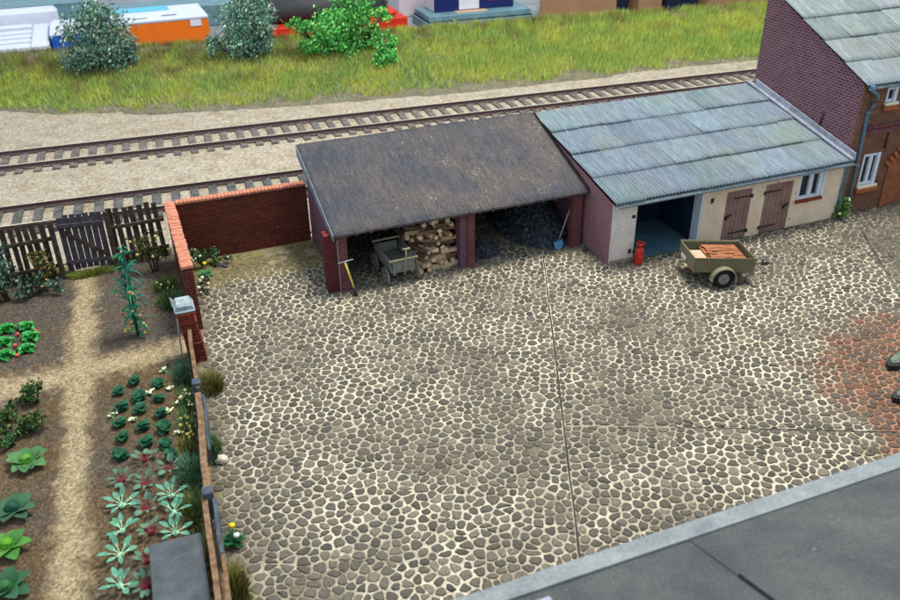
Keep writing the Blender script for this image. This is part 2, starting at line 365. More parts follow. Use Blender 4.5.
# ============================================================ SETTING
def sheet(name, x0, y0, x1, y1, step, zf, cf, mat, kind='structure'):
    m = CM(); nx = int((x1-x0)/step)+1; ny = int((y1-y0)/step)+1; m.smooth = True
    for j in range(ny+1):
        for i in range(nx+1):
            x = x0+(x1-x0)*i/nx; y = y0+(y1-y0)*j/ny; m.col = cf(x, y) if cf else (1, 1, 1); m.V((x, y, zf(x, y)))
    for j in range(ny):
        for i in range(nx):
            a = j*(nx+1)+i; m.F([a, a+1, a+nx+2, a+nx+1])
    return tag(m.build(name, mat), kind=kind)

# table the whole model stands on (reaches far past the frame)
m = MB(); m.box(-90, -60, -1.2, 110, 120, -.8); tag(m.build('table_top', M['table']), kind='structure')
# baseboard
m = MB(); m.box(-30, -30, -.75, 32, 6.0, -.06); tag(m.build('baseboard', M['ballast']), kind='structure')

FRONT = [(-30, 24.9), (-17.4, 23.6), (-15, 21.8), (-11, 20.3), (-5, 19.0), (2, 17.9), (19, 16.9), (32, 16.2)]
CREST = [(-30, 29.6), (-17.5, 28.8), (-7.8, 27.0), (3, 25.4), (15, 24.0), (25, 22.6), (32, 22)]
def embank(x, y):
    f, c = interp(x, FRONT), interp(x, CREST); t = (y-f)/(c-f)
    if t <= 0: return .05
    t = min(t, 1.12); s = t*t*(3-2*t) if t < 1 else 1-(t-1)*4
    return .05+1.35*s+.06*nz(x, y, .7, 3)*min(1, t*5)
# ballast bed
def bed(x, y):
    if y < 5.9: return -.01
    return .06+.018*nz(x, y, 1.6, 9)+.05*max(0, nz(x, y, .35, 4))*(1 if y > 15.5+1-.06*x*0 else 0)
sheet('track_bed', -30, 5.7, 32, 26, .28, bed, None, M['ballast'])
def emcol(x, y): return (1, 1, 1)
m = CM(); m.smooth = True; nx, ny = 150, 26
for j in range(ny+1):
    for i in range(nx+1):
        x = -30+62*i/nx; f, c = interp(x, FRONT), interp(x, CREST); y = f-.7+(c*1.02-f+.7+ .8)*j/ny
        z = embank(x, y)+.06 if y > f else .02
        if j == ny: z = -.75
        m.V((x, y, z))
for j in range(ny):
    for i in range(nx):
        a = j*(nx+1)+i; m.F([a, a+1, a+nx+2, a+nx+1])
tag(m.build('embankment', M['verge']), kind='structure')

# garden earth with trodden paths
def pathmask(x, y):
    w = .30*nz(x, y, 1.3, 1)
    cx = interp(y, [(-12, -15.0), (-7, -14.9), (0, -14.55), (5, -14.25)])
    hw = interp(y, [(-9, .42), (-1.2, .30), (0, .45), (5, .36)])
    a = 1-abs(x-cx+w*.5)/hw/1.35
    cy = interp(x, [(-20, -.25), (-14.5, .1), (-12, .28)]); b = 1-abs(y-cy+w*.5)/.62/1.3
    t = max(a, b); return max(0, min(1, t*1.7-.25+.55*nz(x, y, 5, 2)))
EARTH = s2l((100, 84, 64)); EARTH2 = s2l((90, 82, 74)); SAND = s2l((164, 147, 116))
def soilcol(x, y):
    e = lerp(EARTH, EARTH2, max(0, min(1, .5+nz(x, y, .6, 5)+ (.5 if y > .8 else -.3))))
    c = lerp(e, SAND, pathmask(x, y)); k = random.random()
    k = R(.92, 1.08); return tuple(v*k for v in c)
def fence_x(y): return interp(y, [(-9.2, -12.42), (-7, -12.34), (-2.6, -12.02), (.3, -11.90)]) if y < .9 else -11.62
def soilz(x, y): return -.15 if x > fence_x(y)+.06 else (.02+.03*nz(x, y, 2.5, 7)+R(0, .004))*(1-.6*pathmask(x, y))
sheet('garden_soil', -20.5, -11, -11.5, 5.75, .07, soilz, soilcol, M['soil'])

# ------------------------------------------------------------ cobbled yard
TH = math.atan2(-9.77, -4.37)            # direction of the long slab joint
sd = Vector((math.cos(TH), math.sin(TH))); sn = Vector((-sd.y, sd.x)); S0 = Vector((-1.83, .44))
def joint_d(x, y):
    """smallest distance to one of the slab joints"""
    v = Vector((x, y))-S0; d1 = abs(v.dot(sn)) if True else 9
    v2 = Vector((x, y))-Vector((-3.48, -6.75)); n2 = sd; d2 = abs(v2.dot(n2)) if v.dot(sn) > -.2 else 9
    q = Vector((8.65, -.93)); e = Vector((-2.23, -3.72)).normalized(); v3 = Vector((x, y))-q
    d3 = abs(v3.dot(Vector((-e.y, e.x))))
    return d1, d2, d3
def rust(x, y):
    d = math.hypot((x-4.6)/1.0, (y+8.75)/1.0)
    t = (3.85+.7*nz(x, y, 1.2, 8)-d)/.7
    return max(0, min(1, t))
def yard_dirt_shade(x, y):
    """0 clean bright mortar .. 1 dirty; shade inside the shed is painted in too"""
    t = .75*nz(x, y, .4, 6)+.35*nz(x, y, 1.5, 16)+.24
    if y > 1.2 and x < .2 and x > -7.6: t += .35  # shade under the shed roof, painted as darker mortar and stones
    if y > 3.2 and x < -7.5: t += .6*min(1, (y-3.2)/1.0)
    t += max(0, (-.2-abs(x+1.8+(y)*-.44)+.5))*.25      # grey band beside the long joint
    v = Vector((x, y))-Vector((8.65, -.93)); e = Vector((-2.23, -3.72)).normalized()
    if v.dot(Vector((-e.y, e.x))) > 0: t += .45          # duller slab on the right
    return max(0, min(1, t))
MORT = s2l((206, 197, 174)); MDIRT_SHADE = s2l((126, 114, 94)); MRUST = s2l((160, 116, 88)); MMOSS = s2l((132, 122, 84))
def mortcol(x, y):
    c = lerp(MORT, MDIRT_SHADE, yard_dirt_shade(x, y))
    if y > 2.8 and x < -7.4: c = lerp(c, MMOSS, min(1, (y-2.8)/1.2)*max(0, min(1, .7+nz(x, y, 1.3, 2)+(.4 if x < -9.5 else 0))))
    c = lerp(c, MRUST, rust(x, y)*.9)
    k = R(.72, 1.12)*(1-.45*max(0, nz(x, y, 2.2, 31)))
    e_ = x-fence_x(y)
    if e_ < .7: c = lerp(c, s2l((112, 104, 70)), max(0, min(.85, (.7-e_)*1.3+.5*nz(x, y, 2, 4))))
    return tuple(v*k for v in c)
def yardz(x, y): return .012*nz(x, y, .8, 3)
YX0, YX1, YY0, YY1 = -12.55, 14, -13.5, 5.3
sheet('yard_mortar', YX0, YY0, YX1, YY1, .085, lambda x, y: yardz(x, y)-(.2 if x < fence_x(y)-.04 else 0), mortcol, M['mortar'])

def clip(poly, mx, my, nx_, ny_):
    out = []; n = len(poly)
    for i in range(n):
        a, b = poly[i], poly[(i+1) % n]; da = (a[0]-mx)*nx_+(a[1]-my)*ny_; db = (b[0]-mx)*nx_+(b[1]-my)*ny_
        if da <= 0: out.append(a)
        if da*db < 0:
            t = da/(da-db); out.append((a[0]+(b[0]-a[0])*t, a[1]+(b[1]-a[1])*t))
    return out
def chaikin(p):
    o = []
    for i in range(len(p)):
        a, b = p[i], p[(i+1) % len(p)]; o.append((a[0]*.75+b[0]*.25, a[1]*.75+b[1]*.25)); o.append((a[0]*.25+b[0]*.75, a[1]*.25+b[1]*.75))
    return o
st = .232; YF = .84; gx = int((YX1-YX0)/st)+2; gy = int((YY1-YY0)/(st*YF))+2; P = {}
for j in range(gy):
    for i in range(gx):
        P[i, j] = (YX0+(i+(.5 if j % 2 else 0)+R(-.42, .42))*st, YY0+(j+R(-.45, .45))*st*YF)
cm = CM(); cm.smooth = True
STONE = s2l((97, 90, 79)); STONE2 = s2l((115, 106, 92)); STONE3 = s2l((84, 79, 71))
def stone(poly):
    cx = sum(p[0] for p in poly)/len(poly); cy = sum(p[1] for p in poly)/len(poly)
    x, y = cx, cy
    moss = (y > 3.1 and x < -7.4)
    if moss and random.random() < min(.6, (y-3.6)/2.2): return
    dirt_shade = yard_dirt_shade(cx, cy)
    k = random.choice((R(.72, .84), R(.80, .90), R(.82, .92)))+.03*dirt_shade; k2 = k*R(.93, 1.04)
    ax = R(0, math.pi)
    poly = chaikin(chaikin([(cx+(p[0]-cx)*k, cy+(p[1]-cy)*min(.95, k2)) for p in poly]))
    poly = [(p[0]+R(-.010, .010), p[1]+R(-.010, .010)) for p in poly]
    c = random.choice((STONE, STONE, STONE2, STONE3)); c = jit(c, .25, .025)
    c = lerp(c, s2l((96, 92, 84)), .35*dirt_shade)
    rr = rust(cx, cy)
    if rr > 0: c = lerp(c, jit(random.choice((s2l((116, 72, 58)), s2l((100, 78, 62)), s2l((90, 82, 68)), s2l((84, 70, 62)))), .2), rr*.75)
    if moss: c = lerp(c, s2l((122, 112, 68)), .6)
    h = R(.016, .03); z0 = yardz(cx, cy); tx, ty = R(-.05, .05), R(-.05, .05)
    rings = []
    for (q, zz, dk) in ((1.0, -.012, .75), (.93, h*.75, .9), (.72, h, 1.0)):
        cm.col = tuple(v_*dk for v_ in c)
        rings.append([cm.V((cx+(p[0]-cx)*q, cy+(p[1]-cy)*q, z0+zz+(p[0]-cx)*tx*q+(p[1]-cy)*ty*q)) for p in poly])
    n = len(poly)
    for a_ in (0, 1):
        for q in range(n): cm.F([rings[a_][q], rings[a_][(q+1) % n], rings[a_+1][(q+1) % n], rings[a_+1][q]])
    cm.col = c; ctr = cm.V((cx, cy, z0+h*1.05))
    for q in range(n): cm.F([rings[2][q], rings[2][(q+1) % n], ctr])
for (i, j), (x, y) in P.items():
    if x < YX0+.1 or x > YX1-.1 or y > YY1-.1: continue
    if y > 5.05 or x < fence_x(y)+.12: continue
    poly = [(x-st, y-st), (x+st, y-st), (x+st, y+st), (x-st, y+st)]
    for dj in (-2, -1, 0, 1, 2):
        for di in (-2, -1, 0, 1, 2):
            if di == dj == 0 or (i+di, j+dj) not in P: continue
            u, v = P[i+di, j+dj]; poly = clip(poly, (x+u)/2, (y+v)/2, u-x, v-y)
            if len(poly) < 3: break
        if len(poly) < 3: break
    if len(poly) < 3: continue
    pieces = [poly]
    for (ox, oy, nx_, ny_, on, g) in ((S0.x, S0.y, sn.x, sn.y, (Vector((x, y))-S0).dot(sd) > -1.2, .022), (-3.48, -6.75, sd.x, sd.y, (Vector((x, y))-S0).dot(sn) > 0, .018)):
        if not on: continue
        out = []
        for q_ in pieces:
            for sg in (1, -1):
                h_ = clip(q_, ox+nx_*sg*g, oy+ny_*sg*g, -nx_*sg, -ny_*sg)
                if len(h_) >= 3:
                    ar = abs(sum(h_[a][0]*h_[(a+1) % len(h_)][1]-h_[(a+1) % len(h_)][0]*h_[a][1] for a in range(len(h_))))/2
                    if ar > .0045: out.append(h_)
        pieces = out
    for poly in pieces: stone(poly)
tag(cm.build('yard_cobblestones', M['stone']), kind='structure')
# joints between the cast slabs
m = MB()
def strip(a, b, w, z=.016):
    a = Vector(a); b = Vector(b); d = (b-a).normalized(); nn = Vector((-d.y, d.x))*w/2; n = 24; prev = None
    for i in range(n+1):
        p = a+(b-a)*i/n+nn*R(-.35, .35); k = R(.5, 1.25); cur = (m.V((*(p-nn*k), z)), m.V((*(p+nn*k), z)))
        if prev: m.F([prev[0], prev[1], cur[1], cur[0]])
        prev = cur
strip(S0-sd*.9, S0+sd*13.0, .038)
strip(Vector((-2.6, -7.15)), Vector((-1.0, -7.87)), .03); strip(Vector((-1.3, -7.74)), Vector((1.7, -9.12)), .055)
strip((8.65, -.93), (5.6, -6.0), .06)
tag(m.build('slab_joint', M['seam']), kind='structure')

# ============================================================ RAILWAY TRACKS
def track(name, yback, label, smat, x0=-24, x1=26):
    root = thing(name, label, 'railway track', (0, 0, 0)); sl = -.0604; a = math.atan(sl)
    def yb(x, off): return yback-sl*0+sl*(x+16.9)-off
    for off, nm in ((0, 'rail'), (1.72, 'rail')):
        m = MB(); n = 30
        for (w0, w1, z0, z1, mi) in ((.09, .075, .135, .165, 0), (.03, .03, .165, .25, 0), (.045, .045, .25, .285, 0)):
            m.mi = mi; A = (x0, yb(x0, off)); B = (x1, yb(x1, off))
            m.v += []; q = [m.V((px, py+s*w/1, z)) for (px, py) in (A, B) for s, w, z in ((-1, w0, z0), (1, w0, z0), (1, w1, z1), (-1, w1, z1))]
            for f in ((0, 4, 5, 1), (1, 5, 6, 2), (2, 6, 7, 3), (3, 7, 4, 0)): m.F([q[i] for i in f])
        m.mi = 1; q = [m.V((px, py+s*.038, .289)) for (px, py) in (A, B) for s in (-1, 1)]; m.F([q[0], q[2], q[3], q[1]])
        # chairs
        m.mi = 0
        x = x0+.1
        while x < x1:
            m.ob((x, yb(x, off)-.10, .155), (.13, .07, .05), (0, 0, a)); m.ob((x, yb(x, off)+.10, .155), (.13, .07, .05), (0, 0, a)); x += .635
        m.build('rail', [M['rail_side'], M['rail_top']], root)
    x = x0+.1; first = None; k = 0
    while x < x1:
        if first is None:
            mm = MB(); mm.box(-.14, -1.35, -.06, .14, 1.35, .07, bev=.015); o = mm.build('sleeper', smat, root); first = o
        else:
            o = first.copy(); COL.objects.link(o); o.parent = root
        o.location = (x+R(-.015, .015), yb(x, .86), .07); o.rotation_euler = (0, 0, a+R(-.012, .012)); x += .635
track('railway_track', 17.0, 'straight railway track running along the foot of the grass bank', M['sleeper'])
track('railway_track', 11.1, 'straight railway track right behind the dark picket fence and brick yard wall', M['sleeper_dark'], -24, 16)

# ============================================================ BUILDINGS
def corrugated(mb, x0, x1, y0, y1, zf, rows, cols, pitch=.115, amp=.022, rnd=.02, over=.07, base=s2l((110, 124, 134))):
    """rows of corrugated sheets; zf(y) roof height; ridges run along y"""
    for r in range(rows):
        ya = y0+(y1-y0)*r/rows; yb = y0+(y1-y0)*(r+1)/rows+(over if r < rows-1 else 0)
        for c in range(cols):
            xa = x0+(x1-x0)*c/cols; xb = x0+(x1-x0)*(c+1)/cols+.03
            dz0 = .03+R(0, rnd*2)*(r > 0) ; dz1 = R(-.004, .004); dy = R(-.045, .04) if r else R(-.015, .015)
            mb.col = jit(base, .17, .04)
            n = int((xb-xa)/pitch*6); prev = None
            rows_ = 5
            grid = []
            for j in range(rows_):
                t = j/(rows_-1); y = ya+dy+(yb-ya-dy)*t; row = []
                for i in range(n+1):
                    x = xa+(xb-xa)*i/n; z = zf(y)+amp*math.sin(x/pitch*2*math.pi)+dz0*(1-t)+dz1+.004*(c % 2)
                    row.append(mb.V((x, y, z)))
                grid.append(row)
            mb.smooth = True
            for j in range(rows_-1):
                for i in range(n): mb.F([grid[j][i], grid[j][i+1], grid[j+1][i+1], grid[j+1][i]])
            mb.smooth = False
            e = []
            for q in grid[0]: mb.v.append(mb.v[q]-Vector((0, 0, .03))); mb.c.append(mb.col); e.append(len(mb.v)-1)
            for i in range(n): mb.F([e[i], e[i+1], grid[0][i+1], grid[0][i]])

# ---- garage
G = thing('garage', 'long low garage with blue grey corrugated roof and cream front', 'garage', (0, 0, 0))
groof = lambda y: 2.03+.21*(y+.2)
gt = lambda y: groof(y)-.07
m = MB(); m.prism([(0.0, 0), (4.9, 0), (4.9, gt(4.9)), (0, gt(0))], 'x', 0, .18); m.build('side_wall', M['brick_garage'], G)
m = MB(); m.box(.18, 4.72, 0, 8.5, 4.9, gt(4.7)); m.build('rear_wall', M['brick_garage'], G)
m = MB(); zt = 1.93
m.mi = 1; m.box(.01, -.06, 0, .80, .14, zt)           # pier left of the opening
m.mi = 0; m.box(3.10, -.06, 0, 3.93, .14, zt); m.box(4.86, -.06, 0, 5.37, .14, zt); m.box(6.42, -.06, 0, 6.66, .14, zt)
m.box(7.56, -.06, 0, 8.36, .14, zt); m.box(6.66, -.06, 0, 7.56, .14, .97); m.box(6.66, -.06, 1.80, 7.56, .14, zt)
m.box(.80, -.055, 1.84, 3.10, .135, zt); m.box(3.93, -.06, 1.66, 4.86, .14, zt); m.box(5.37, -.06, 1.66, 6.42, .14, zt)
m.build('front_wall', [M['plaster'], M['plaster_cool']], G)
m = MB(); m.box(.0, -.068, 0, .78, -.06, .14); m.box(3.12, -.068, 0, 3.90, -.06, .07); m.box(6.45, -.068, 0, 8.37, -.06, .06); m.build('plinth', M['plinth'], G)
m = MB(); m.box(8.36, -.05, 0, 8.5, .14, 1.9); m.build('corner_post', M['zinc'], G)
box('garage_floor', M['floor_blue'], G, .80, -.02, .004, 3.12, 2.1, .045)
box('inner_wall', M['navy'], G, .80, 2.1, 0, 3.12, 2.2, 2.2)
box('inner_wall', M['navy'], G, 3.12, .14, 0, 3.2, 2.1, 1.9); box('inner_wall', M['dark'], G, .70, .14, 0, .80, 2.1, 1.9)  # left wall near black: the garage's inside shade put into its colour
m = MB(); m.box(3.04, -.05, .046, 3.115, .30, 1.84); m.build('gate_jamb', M['white'], G)
for (x0, x1, hs, lt) in ((3.93, 4.86, 1, 0), (5.37, 6.42, 0, 1)):
    m = MB(); n = 6; w = (x1-x0-.04)/n
    for i in range(n): m.box(x0+.02+i*w, -.03+R(-.004, .004), .03, x0+.02+(i+1)*w-.008, .03, 1.64, bev=.006)
    d = m.build('stable_door', M['door_brown'], G)
    hx = x1 if hs else x0; sgn = -1 if hs else 1
    for z in (.22, 1.38):
        m = MB()
        m.box(hx-sgn*.03, -.05, z, hx+sgn*.62, -.034, z+.045); m.box(hx-sgn*.06, -.075, z-.04, hx+sgn*.02, -.035, z+.08)
        m.build('strap_hinge', M['iron'], d)
    m = MB(); lx = x0+.16 if hs else x1-.16; m.ob((lx, -.055, .84), (.24, .03, .05), (0, rad(-25), 0)); m.ob((lx-.06, -.055, .80), (.05, .03, .12)); m.build('latch', M['iron'], d)
m = MB(); m.box(.62, -.1, .3, .70, -.06, .42); m.box(.64, -.1, 1.42, .74, -.06, 1.5); m.box(3.36, -.1, 1.42, 3.44, -.06, 1.56); m.box(.78, -.12, .28, .81, -.06, .36); m.build('hinge_pin', M['iron'], G)
def window(root, x0, x1, z0, z1, y, panes=2, extra=True):
    w = MB(); t = .075
    w.box(x0, y-.05, z0, x0+t, y+.05, z1); w.box(x1-t*1.9, y-.07, z0, x1, y+.05, z1); w.box(x0+t, y-.05, z0, x1-t, y+.05, z0+t); w.box(x0+t, y-.05, z1-t*.8, x1-t, y+.05, z1)
    xm = (x0+x1)/2; w.box(xm-.07, y-.06, z0+t, xm+.07, y+.045, z1-t*.8)
    f = w.build('window', M['white'], root)
    box('pane', M['glass'], f, x0+t*.5, y+.012, z0+t*.5, x1-t*.5, y+.018, z1-t*.5)
    return f
f = window(G, 6.66, 7.56, .97, 1.80, 0)
m = MB(); m.box(7.56, -.10, .97, 7.64, -.065, 1.80); m.build('shutter_edge', M['white'], f)
m = MB()
for i in range(8): m.box(6.60+i*.128, -.16, .86+R(-.008, .008), 6.60+(i+1)*.128-.008, -.062, .955, bev=.01)
m.build('brick_sill', M['sill'], f)
m = CM(); corrugated(m, -.06, 8.54, -.24, 5.05, groof, 4, 9); m.build('corrugated_roof', M['corr'], G)
m = MB(); m.prism([(-.12, groof(-.2)-.12), (5.0, groof(5)-.12), (5.0, groof(5)-.075), (-.12, groof(-.2)-.055)], 'x', .0, 8.5); m.build('roof_deck', M['beam'], G)
def halfgutter(x0, x1, y, z, r=.085):
    m = MB(); n = 8; m.smooth = True; g = []
    for x in (x0, x1):
        a = [m.V((x, y+r*math.cos(math.pi+math.pi*k/n), z+r*math.sin(math.pi+math.pi*k/n))) for k in range(n+1)]
        b = [m.V((x, y+(r-.012)*math.cos(math.pi+math.pi*k/n), z+(r-.012)*math.sin(math.pi+math.pi*k/n))) for k in range(n+1)]; g.append((a, b))
    for k in range(n):
        m.F([g[0][0][k], g[0][0][k+1], g[1][0][k+1], g[1][0][k]]); m.F([g[0][1][k+1], g[0][1][k], g[1][1][k], g[1][1][k+1]])
    for e in (0, n): m.F([g[0][0][e], g[1][0][e], g[1][1][e], g[0][1][e]])
    for e in (0, 1): m.F(g[e][0]+g[e][1][::-1])
    return m
m = halfgutter(-.05, 8.50, -.30, 1.99)
for i in range(11): m.box(.3+i*.8, -.30, 1.885, .33+i*.8, -.07, 1.90)
m.build('gutter', M['zinc'], G)
m = MB(); m.tube([(8.40, -.30, 1.93), (8.43, -.16, 1.75), (8.43, -.12, .05)], .035, 8); m.build('downpipe', M['zinc'], G)
# lead flashing where the garage roof meets the house gable
m = MB(); m.prism([(-.25, groof(-.25)+.05), (5.0, groof(5)+.05), (5.0, groof(5)+.10), (-.25, groof(-.25)+.10)], 'x', 8.36, 8.52)
m.prism([(-.25, groof(-.25)+.10), (4.7, groof(4.7)+.10), (4.7, groof(4.7)+.30), (-.25, groof(-.25)+.26)], 'x', 8.47, 8.52)
m.build('flashing', M['zinc_pale'], G)

# ---- open shed
Sh = thing('open_shed', 'open fronted brick shed with dark felt roof and two bays', 'shed', (-3.8, 3.2, 0))
Sh_off = Matrix.Translation((3.8, -3.2, 0))
def sb(name, mat, fn, parent=Sh):
    m = MB(); m.X = Sh_off.copy(); fn(m); return m.build(name, mat, parent)
SY0, SY1 = 1.22, 5.0; sz = lambda y: 1.88+.33*(y-SY0)
sb('side_wall', M['brick_shed'], lambda m: m.prism([(1.56, 0), (5.0, 0), (5.0, sz(5)-.14), (1.56, sz(1.56)-.14)], 'x', -7.62, -7.44))
sb('rear_wall', M['brick_shed'], lambda m: m.box(-7.44, 4.84, 0, -.16, 5.0, sz(4.84)-.14))
sb('side_wall', M['brick_shed'], lambda m: m.prism([(1.62, 0), (5.0, 0), (5.0, sz(5)-.14), (1.62, sz(1.62)-.14)], 'x', -.14, -.01))
def pier(x0, x1, y0, y1): 
    def f(m):
        m.box(x0, y0, 0, x1, y1, sz(y0)-.16); m.box(x0-.03, y0-.02, sz(y0)-.30, x1+.03, y1-.003, sz(y0)-.155)
    return f
sb('brick_pier', M['brick_pier'], pier(-7.66, -7.42, 1.42, 1.56))
sb('brick_pier', M['brick_dark'], lambda m: m.box(-8.0, 1.50, 0, -7.68, 1.86, 1.74))
sb('pier_cap', M['brick_red'], lambda m: m.box(-8.01, 1.49, 1.74, -7.67, 1.87, 1.77, bev=.008))
sb('edge_board', M['zinc_pale'], lambda m: m.box(-7.68, 1.44, 0, -7.665, 1.52, 1.74))
sb('brick_pier', M['brick_pier'], lambda m: (m.box(-3.84, 1.44, 0, -3.62, 1.9, 1.74)))
sb('pier_return', M['brick_shed'], lambda m: (m.box(-4.06, 1.50, 0, -3.842, 1.9, 1.72)))  # purple brick colour stands in for the lit side of the middle pier
sb('dividing_wall', M['brick_shed'], lambda m: m.prism([(1.9, 0), (4.84, 0), (4.84, 2.7), (1.9, 1.8)], 'x', -3.80, -3.68))
sb('brick_pier', M['brick_pier'], lambda m: (m.box(-.46, 1.40, 0, -.15, 1.62, 1.72), m.box(-.50, 1.37, 1.60, -.13, 1.617, 1.7)))
# roof: felt on boards, ragged front edge with rafter ends
def roofm(m):
    nx, ny = 60, 14; g = []; gb = []
    for j in range(ny+1):
        a = []; b = []
        for i in range(nx+1):
            x = -7.80+7.77*i/nx; y = SY0+(SY1+.08-SY0)*j/ny
            yy = y+(.015*nz(x, 0, 2, 4) if j == 0 else 0); z = sz(y)+.012*nz(x, y, .7, 2)+.006*nz(x, y, 4, 5)+(-.02 if j == 0 else 0)
            a.append(m.V((x, yy, z))); b.append(m.V((x, yy, z-.055)))
        g.append(a); gb.append(b)
    m.smooth = True
    for j in range(ny):
        for i in range(nx):
            m.F([g[j][i], g[j][i+1], g[j+1][i+1], g[j+1][i]]); m.F([gb[j+1][i], gb[j+1][i+1], gb[j][i+1], gb[j][i]])
    m.smooth = False
    for i in range(nx): m.F([gb[0][i], gb[0][i+1], g[0][i+1], g[0][i]]); m.F([g[ny][i], g[ny][i+1], gb[ny][i+1], gb[ny][i]])
    for j in range(ny): m.F([g[j][0], g[j+1][0], gb[j+1][0], gb[j][0]]); m.F([gb[j][nx], gb[j+1][nx], g[j+1][nx], g[j][nx]])
    # felt laps
sb('felt_roof', M['felt'], roofm)
sb('verge_board', M['zinc'], lambda m: m.prism([(SY0+.02, sz(SY0+.02)-.20), (SY1+.05, sz(SY1)-.34), (SY1+.05, sz(SY1)+.0), (SY0+.02, sz(SY0+.02)-.02)], 'x', -7.825, -7.795))
sb('barge_board', M['brick_pier'], lambda m: m.prism([(SY0+.1, sz(SY0+.1)-.17), (SY1, sz(SY1)-.17), (SY1, sz(SY1)-.06), (SY0+.1, sz(SY0+.1)-.06)], 'x', -7.72, -7.63))
def raft(m):
    x = -7.2
    while x < -.3: m.prism([(SY0+.0, sz(SY0)-.12), (4.8, sz(4.8)-.13), (4.8, sz(4.8)-.062), (SY0+.0, sz(SY0)-.062)], 'x', x, x+.08); x += .40
    m.box(-7.42, 1.46, 1.71, -.47, 1.54, 1.79)
sb('rafters', M['beam'], raft)
# lead edge strip between the shed and garage walls
sb('verge_strip', M['beam'], lambda m: m.prism([(SY0+.05, sz(SY0)+.0), (SY1, sz(SY1)), (SY1, sz(SY1)+.05), (SY0+.05, sz(SY0)+.05)], 'x', -.045, -.012))

# ---- brick house
H = thing('brick_house', 'two storey brick house with grey corrugated roof at right edge', 'house', (12.5, 2.5, 0))
Ho = Matrix.Translation((-12.5, -2.5, 0))
def hb(name, mat, fn, parent=H):
    m = MB(); m.X = Ho.copy(); fn(m); return m.build(name, mat, parent)
hz = lambda y: 4.36+.44*(y+.05)
hb('gable_wall', M['brick_house'], lambda m: m.prism([(.1, 0), (4.85, 0), (4.85, hz(4.85)-.1), (.1, hz(.1)-.1)], 'x', 8.56, 8.76))
hb('rear_wall', M['brick_house'], lambda m: m.box(8.76, 4.65, 0, 17, 4.85, hz(4.65)-.12))
def front(m):
    y0, y1 = .1, .28; zt = 4.28
    xs = [(9.26, 9.95, .95, 2.0), (9.58, 10.0, 3.66, 4.12)]
    # lower storey
    m.box(8.76, y0, 0, 9.26, y1, 2.72); m.box(9.26, y0, 0, 9.95, y1, .95); m.box(9.26, y0, 2.0, 9.95, y1, 2.72); m.box(9.95, y0, 0, 10.62, y1, 2.72)
    m.box(10.62, y0, 1.55, 13.4, y1, 2.72); m.box(13.4, y0, 0, 17, y1, 2.72)
    # upper storey
    m.box(8.76, y0, 2.72, 9.58, y1, zt); m.box(9.58, y0, 2.72, 10.0, y1, 3.66); m.box(9.58, y0, 4.12, 10.0, y1, zt); m.box(10.0, y0, 2.72, 17, y1, zt)
hb('front_wall', M['brick_front'], front)
hb('corner_strip', M['brick_front'], lambda m: m.box(8.56, .03, 0, 8.80, .098, 4.26))
def band(m):
    m.box(8.80, .02, 2.70, 17, .098, 2.82); m.box(8.80, .05, 2.82, 17, .097, 2.90); m.box(8.80, -.01, 2.90, 17, .096, 2.97)
hb('string_course', M['brick_pier'], band)
def hwin(x0, x1, z0, z1, sillm):
    w = MB(); w.X = Ho.copy(); t = .08; y = .16; xm = (x0+x1)/2
    w.box(x0, y-.05, z0, x0+t, y+.05, z1); w.box(x1-t*1.6, y-.08, z0, x1, y+.05, z1); w.box(x0+t, y-.05, z0, x1-t*1.6, y+.05, z0+t); w.box(x0+t, y-.05, z1-t, x1-t*1.6, y+.05, z1)
    if x1-x0 > .5: w.box(xm-.07, y-.055, z0+t, xm+.06, y+.045, z1-t)
    f = w.build('window', M['white'], H)
    m = MB(); m.X = Ho.copy(); m.box(x0+.03, y+.012, z0+.03, x1-.03, y+.018, z1-.03); m.build('pane', M['glass'], f)
    m = MB(); m.X = Ho.copy(); m.box(x0-.06, -.01, z0-.09, x1+.06, .095, z0-.0, bev=.01); m.build('window_board', M['cream'], f)
    m = MB(); m.X = Ho.copy(); m.box(x0-.1, -.04, z0-.24, x1+.1, .094, z0-.095, bev=.02); m.build('brick_sill', sillm, f)
hwin(9.26, 9.95, .95, 2.0, M['orange_trim']); hwin(9.58, 10.0, 3.66, 4.12, M['orange_trim'])
def bigdoor(m):
    x = 10.66
    while x < 13.3: m.box(x, .14, .03, x+.145, .2, 1.54, bev=.006); x += .15
hb('coach_door', M['door_orange'], bigdoor)
hb('door_jamb', M['door_orange'], lambda m: m.box(10.40, .06, 0, 10.62, .097, 1.72)); hb('door_jamb', M['door_orange'], lambda m: m.box(13.4, .06, 0, 13.6, .097, 1.7))
def arch(m):
    n = 22
    for i in range(n):
        a0 = math.pi*(1-i/n)*.62+.19*math.pi; cx, cz, r = 12.0, .35, 2.05
        a = math.pi*(.80-.60*i/(n-1)); m.ob((cx+r*math.cos(a), .07, cz+r*math.sin(a)), (.13, .10, .30), (0, math.pi/2-a, 0), bev=.008)
hb('door_arch', M['orange_trim'], arch)
hb('wall_anchor', M['iron'], lambda m: m.tube([(10.05, .07, 2.62), (10.0, .05, 2.4), (10.03, .06, 2.12)], .028, 6))
hb('wall_anchor', M['iron'], lambda m: m.tube([(10.0, .07, 1.0), (10.12, .06, .98)], .02, 6))
hb('wall_anchor', M['iron'], lambda m: m.tube([(8.54, 1.40, 3.12), (8.52, 1.45, 2.85), (8.54, 1.5, 2.56)], .028, 6))
def hroof(m):
    m.hascol = True
    corrugated(m, 8.50, 17, -.12, 5.05, hz, 5, 8, pitch=.12, amp=.02, base=s2l((116, 126, 130)))
hb('corrugated_roof', M['corr_house'], hroof)
hb('roof_deck', M['beam'], lambda m: m.prism([(-.05, hz(-.05)-.09), (4.95, hz(4.95)-.09), (4.95, hz(4.95)-.04), (-.05, hz(-.05)-.035)], 'x', 8.55, 17))
m = halfgutter(8.55, 17, -.16, 4.30, .08); m.X = Ho
